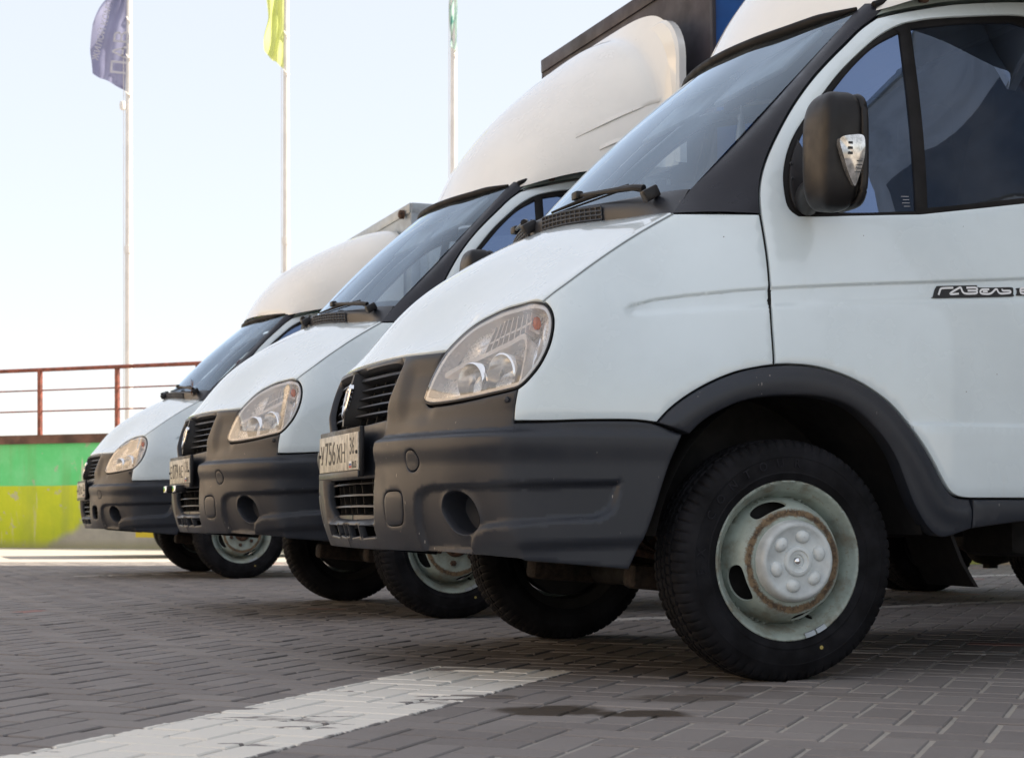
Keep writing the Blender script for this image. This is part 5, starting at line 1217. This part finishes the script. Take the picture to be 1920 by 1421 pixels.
# ------------------------------------------------------------------ warehouse beside the yard (outside the picture, added to shade the vans)
M['shed'] = plain('warehouse_cladding', (.40, .39, .37), .6, var=.1, scale=1.5); M['shedglass'] = plain('warehouse_window', (.05, .06, .07), .1, var=.1)
sh = empty('warehouse', (9.2, 10, 0)); tag(sh, 'tall pale clad warehouse along the right side of the yard', 'building')
def shadd(c, size, name, m): b = MB(); b.box((c[0]-9.2, c[1]-10, c[2]), size); b.build(name, m, sh)
Y1 = 16.4; Y0 = -1.2
HB = 12.2
shadd((18.2, (Y1+Y0)/2, HB/2), (18, Y1-Y0, HB), 'wall', 'shed'); shadd((18.2, (Y1+Y0)/2, HB+.1), (18.2, Y1-Y0+.2, .2), 'roof', 'alu')  # wall and roof of the added building that shades the vans
for k in range(3): 
    shadd((9.17, 1.5+k*5.5, 2.2), (.08, 3.6, 4.4), 'door', 'alu'); shadd((9.17, 1.5+k*5.5, 8.5), (.06, 4.2, 1.4), 'window', 'shedglass')  # doors and windows of the added shade building

# ------------------------------------------------------------------ unseen sunlit building, added to bounce warm light onto the van fronts
M['stucco'] = plain('warm_stucco', (.62, .50, .385), .85, var=.08, scale=1.2)
op = empty('yard_building', (-13.5, 6, 0)); tag(op, 'long low building with warm beige stucco facing the fronts of the vans', 'building')
def opadd(c, size, name, m): b = MB(); b.box((c[0]+13.5, c[1]-6, c[2]), size); b.build(name, m, op)
opadd((-17.5, 6, 3.9), (8, 34, 7.8), 'wall', 'stucco'); opadd((-17.5, 6, 7.9), (8.4, 34.4, .2), 'roof', 'alu')  # wall and roof of the unseen building added for bounce light
for k in range(7): opadd((-13.47, -7.5+k*4.5, 3.2), (.08, 1.6, 1.5), 'window', 'shedglass')  # windows of the unseen bounce building

# ------------------------------------------------------------------ the vans
def copy_tree(o, parent=None, skip=lambda n: False, mp=None):
    c = o.copy(); COL.objects.link(c); c.parent = parent
    if mp is not None: mp[o] = c
    for ch in o.children:
        if not skip(ch.name): copy_tree(ch, c, skip, mp)
    return c
VANS = [(.46045, 5.58425, .33160, 0., 0.), (-.60916, 8.47988, .37366, .0309, .0108), (-2.34292, 13.36558, .35709, .0084, .0021)]
def ride(B, dz, pitch):
    for o in B: o.location = Vector(o.location)+Vector((0, 0, dz)); o.rotation_euler = (0, -pitch, 0)
DOME_A = [(.315, .66, 2.035, 2.00, .14, 1.), (.355, .68, 2.13, 2.01, .14, .97), (.435, .72, 2.275, 2.03, .13, .93), (.585, .78, 2.46, 2.06, .11, .89), (.775, .84, 2.64, 2.08, .08, .85), (.96, .885, 2.79, 2.09, .04, .81), (1.04, .897, 2.845, 2.09, .015, .79), (1.095, .90, 2.866, 2.09, .005, .77), (1.118, .915, 2.878, 2.09, .0, .70), (1.134, .95, 2.895, 2.09, .0, .55), (1.142, .985, 2.905, 2.09, .0, .40)]
DOME_B = [(.235, .66, 2.03, 2.00, .19, 1.), (.27, .69, 2.11, 2.005, .185, .92), (.36, .73, 2.24, 2.02, .17, .82), (.52, .79, 2.405, 2.04, .13, .72), (.75, .85, 2.55, 2.06, .09, .60), (1.0, .90, 2.665, 2.08, .04, .48), (1.20, .925, 2.715, 2.09, .01, .40), (1.27, .92, 2.715, 2.09, .0, .38)]
def scoop(o, root):
    """two long ridges moulded into the fairing's flank"""
    pass
v1, B1 = make_van()
fa = fairing_dome('roof_fairing', v1, DOME_A, None); B1.append(fa)
rp = rounded_plate('fairing_flange', fa, .992, 2.10, 2.775, .145, .17, 1.134, 1.182, 'fairing')
for sx in (1, -1):
    for a, c in (((.62, 2.235), (1.10, 2.415)), ((.72, 2.17), (.93, 2.225))):
        b = MB(); n = 16; V = []
        for i in range(n):
            s_ = i/(n-1); l = a[0]+(c[0]-a[0])*s_; h = a[1]+(c[1]-a[1])*s_+.012*math.sin(math.pi*s_)
            C = np.array(DOME_A); w, H, bs, bow, p = [np.interp(l, C[:, 0], C[:, k]) for k in (1, 2, 3, 4, 5)]
            y = w*(1-((h-bs)/(H-bs))**(2/p*1.0))**(p/2); ww = .008*math.sin(math.pi*min(1, s_*1.2+.02))**.6
            V += [(l+bow*(y/w)**2, -sx*(y+.001), h+.018), (l+bow*(y/w)**2, -sx*(y+.004+ww), h), (l+bow*(y/w)**2, -sx*(y+.001), h-.006)]
        b.add(V, [(i*3+j, i*3+j+1, i*3+j+4, i*3+j+3) for i in range(n-1) for j in range(2)]); b.build('fairing_ridge', 'fairing', fa, 60)
isw = lambda n: n == 'wheel' or n.startswith('wheel.')
isplate = lambda n: n.startswith('number_plate')
m2 = {}; v2 = copy_tree(v1, None, isw, m2)
for y, far in ((-.954, False), (.954, True)): make_wheel('bolts', (0, y, WHEEL_Z), far, v2)
m3 = {}; v3 = copy_tree(v2, None, lambda n: n.startswith('roof_fairing') or n.startswith('tow_cover'), m3)
B2 = [m2[o] for o in B1]; B3 = [m3[o] for o in B2 if o in m3]
B1.append(make_plate(v1, ('У', '756', 'ХН'), '36')); B2.append(make_plate(v2, ('Е', '079', 'АЕ'), '136')); B3.append(make_plate(v3, ('А', '412', 'ОС'), '36'))
fb3 = fairing_dome('roof_fairing', v3, DOME_B, None); B3.append(fb3)
B1 += cargo_box(v1, 3.07, 3.1, 'tarp'); B2 += cargo_box(v2, 3.07, 4.1, 'tarp'); B3 += cargo_box(v3, 2.81, 3.1, 'van')
# second van: two small running lamps clipped under its plate
for y in (.16, -.085):
    b = MB(); b.box((-1.075, y, .575), (.05, .075, .036), None, .005); o = b.build('running_lamp', 'black', v2); B2.append(o)
    b = MB(); b.box((-1.102, y, .575), (.006, .068, .030), None, .002); b.build('lamp_face', 'chrome', o)
for v, wb in ((v1, 2.9), (v2, 3.66), (v3, 2.9)): rear_end(v, wb)
for v, B, (x, z, a, dz, pt) in ((v1, B1, VANS[0]), (v2, B2, VANS[1]), (v3, B3, VANS[2])):
    v.location = (x, z, 0); v.rotation_euler = (0, 0, a); ride(B, dz, pt)
tag(v1, 'nearest white cargo van with grey bumper, white hub cap and black mirror', 'van', 'white cargo vans parked in a row')
tag(v2, 'middle white cargo van with dark blue box body and lamps under its plate', 'van', 'white cargo vans parked in a row')
tag(v3, 'farthest white cargo van with pale metal box and smooth roof fairing', 'van', 'white cargo vans parked in a row')
def in_van(o, v): 
    o.matrix_world = Matrix.Translation(v.location) @ Matrix.Rotation(v.rotation_euler[2], 4, 'Z') @ o.matrix_basis
# hanging charm in the first van, striped ribbon on the last van's wiper
b = MB(); b.tube([(.335, .0, 1.862), (.335, 0, 1.825)], .0035, 6); b.lathe([(.001, 1.83), (.010, 1.822), (.012, 1.81), (.010, 1.80), (.016, 1.765), (.019, 1.735), (.001, 1.733)], 14, 'z', center=(.335, 0, 0))
o = b.build('tassel', 'decalw'); tag(o, 'white tassel hanging inside the windscreen of the nearest van', 'tassel'); in_van(o, v1)
M['orange'] = plain('ribbon_orange', (.75, .22, .02), .6)
rb = empty('ribbon'); tag(rb, 'orange and black striped ribbon tied to the wiper of the farthest van', 'ribbon')
for i, off in enumerate((-.018, -.009, 0, .009, .018)):
    b = MB(); V = []; n = 18
    for k in range(n):
        t_ = 2*math.pi*k/(n-1); V += [(-.31+.02*math.sin(t_), -.62+.065*math.sin(t_), 1.43+.045*math.sin(2*t_)+off), (-.31+.02*math.sin(t_), -.62+.065*math.sin(t_)+.004, 1.43+.045*math.sin(2*t_)+off+.009)]
    b.add(V, [(2*k, 2*k+1, 2*k+3, 2*k+2) for k in range(n-1)]); b.build('stripe', 'orange' if i % 2 else 'ink', rb)
in_van(rb, v3)

# ------------------------------------------------------------------ low white car almost hidden behind the farthest van
car = empty('parked_car'); tag(car, 'low white car almost hidden behind the farthest van', 'car')
prof = [(-1.05, .62, .66), (-1.02, .86, .70), (-.80, .96, .74), (-.2, 1.02, .78), (.05, 1.05, .79), (.75, 1.46, .60), (1.2, 1.50, .60), (2.3, 1.48, .60), (2.95, 1.08, .74), (3.2, 1.0, .72), (3.28, .6, .68)]
V = []; ns = 9
for l, H, w in prof:
    for k in range(ns):
        t_ = math.pi*k/(ns-1); V.append((l+.10*(1-abs(math.cos(t_)))*(-1 if l < 0 else 1)*(abs(l+1) < .3 or l > 3), -.82*np.sign(math.cos(t_))*abs(math.cos(t_))**.35*(1 if H < 1.2 else .82+.18*(1-math.sin(t_))), .37+(H-.37)*math.sin(t_)**.45))
b = MB(); n = ns; b.add(V, [(i*n+j, i*n+j+1, (i+1)*n+j+1, (i+1)*n+j) for i in range(len(prof)-1) for j in range(n-1)]+[tuple(range(n)), tuple(range((len(prof)-1)*n, len(prof)*n))]); b.build('car_body', 'white', car, 50)
for y in (-.74, .74):
    b = MB(); b.box((1.45, y, 1.26), (1.3, .03, .28), None, .01); b.build('car_window', 'ink', car)
    b = MB(); b.box((-.93, y*.84, .86), (.24, .30, .12), None, .03); b.build('car_headlight', 'lampglass', car)
b = MB(); b.box((-1.04, 0, .50), (.14, 1.5, .22), None, .04); b.build('car_bumper', 'plastic', car)
fw = [c for c in v2.children if isw(c.name)][0]
for x in (0., 2.5):
    for y, far in ((-.82, False), (.82, True)):
        w = fw.copy(); COL.objects.link(w); w.parent = car; w.location = (x, y, .31); w.scale = (.917, .917, .917); w.rotation_euler = (0, 0, math.pi if far else 0)
        for c in fw.children: d = c.copy(); COL.objects.link(d); d.parent = w
car.location = (-3.72, 19.4, 0); car.rotation_euler = (0, 0, .36)
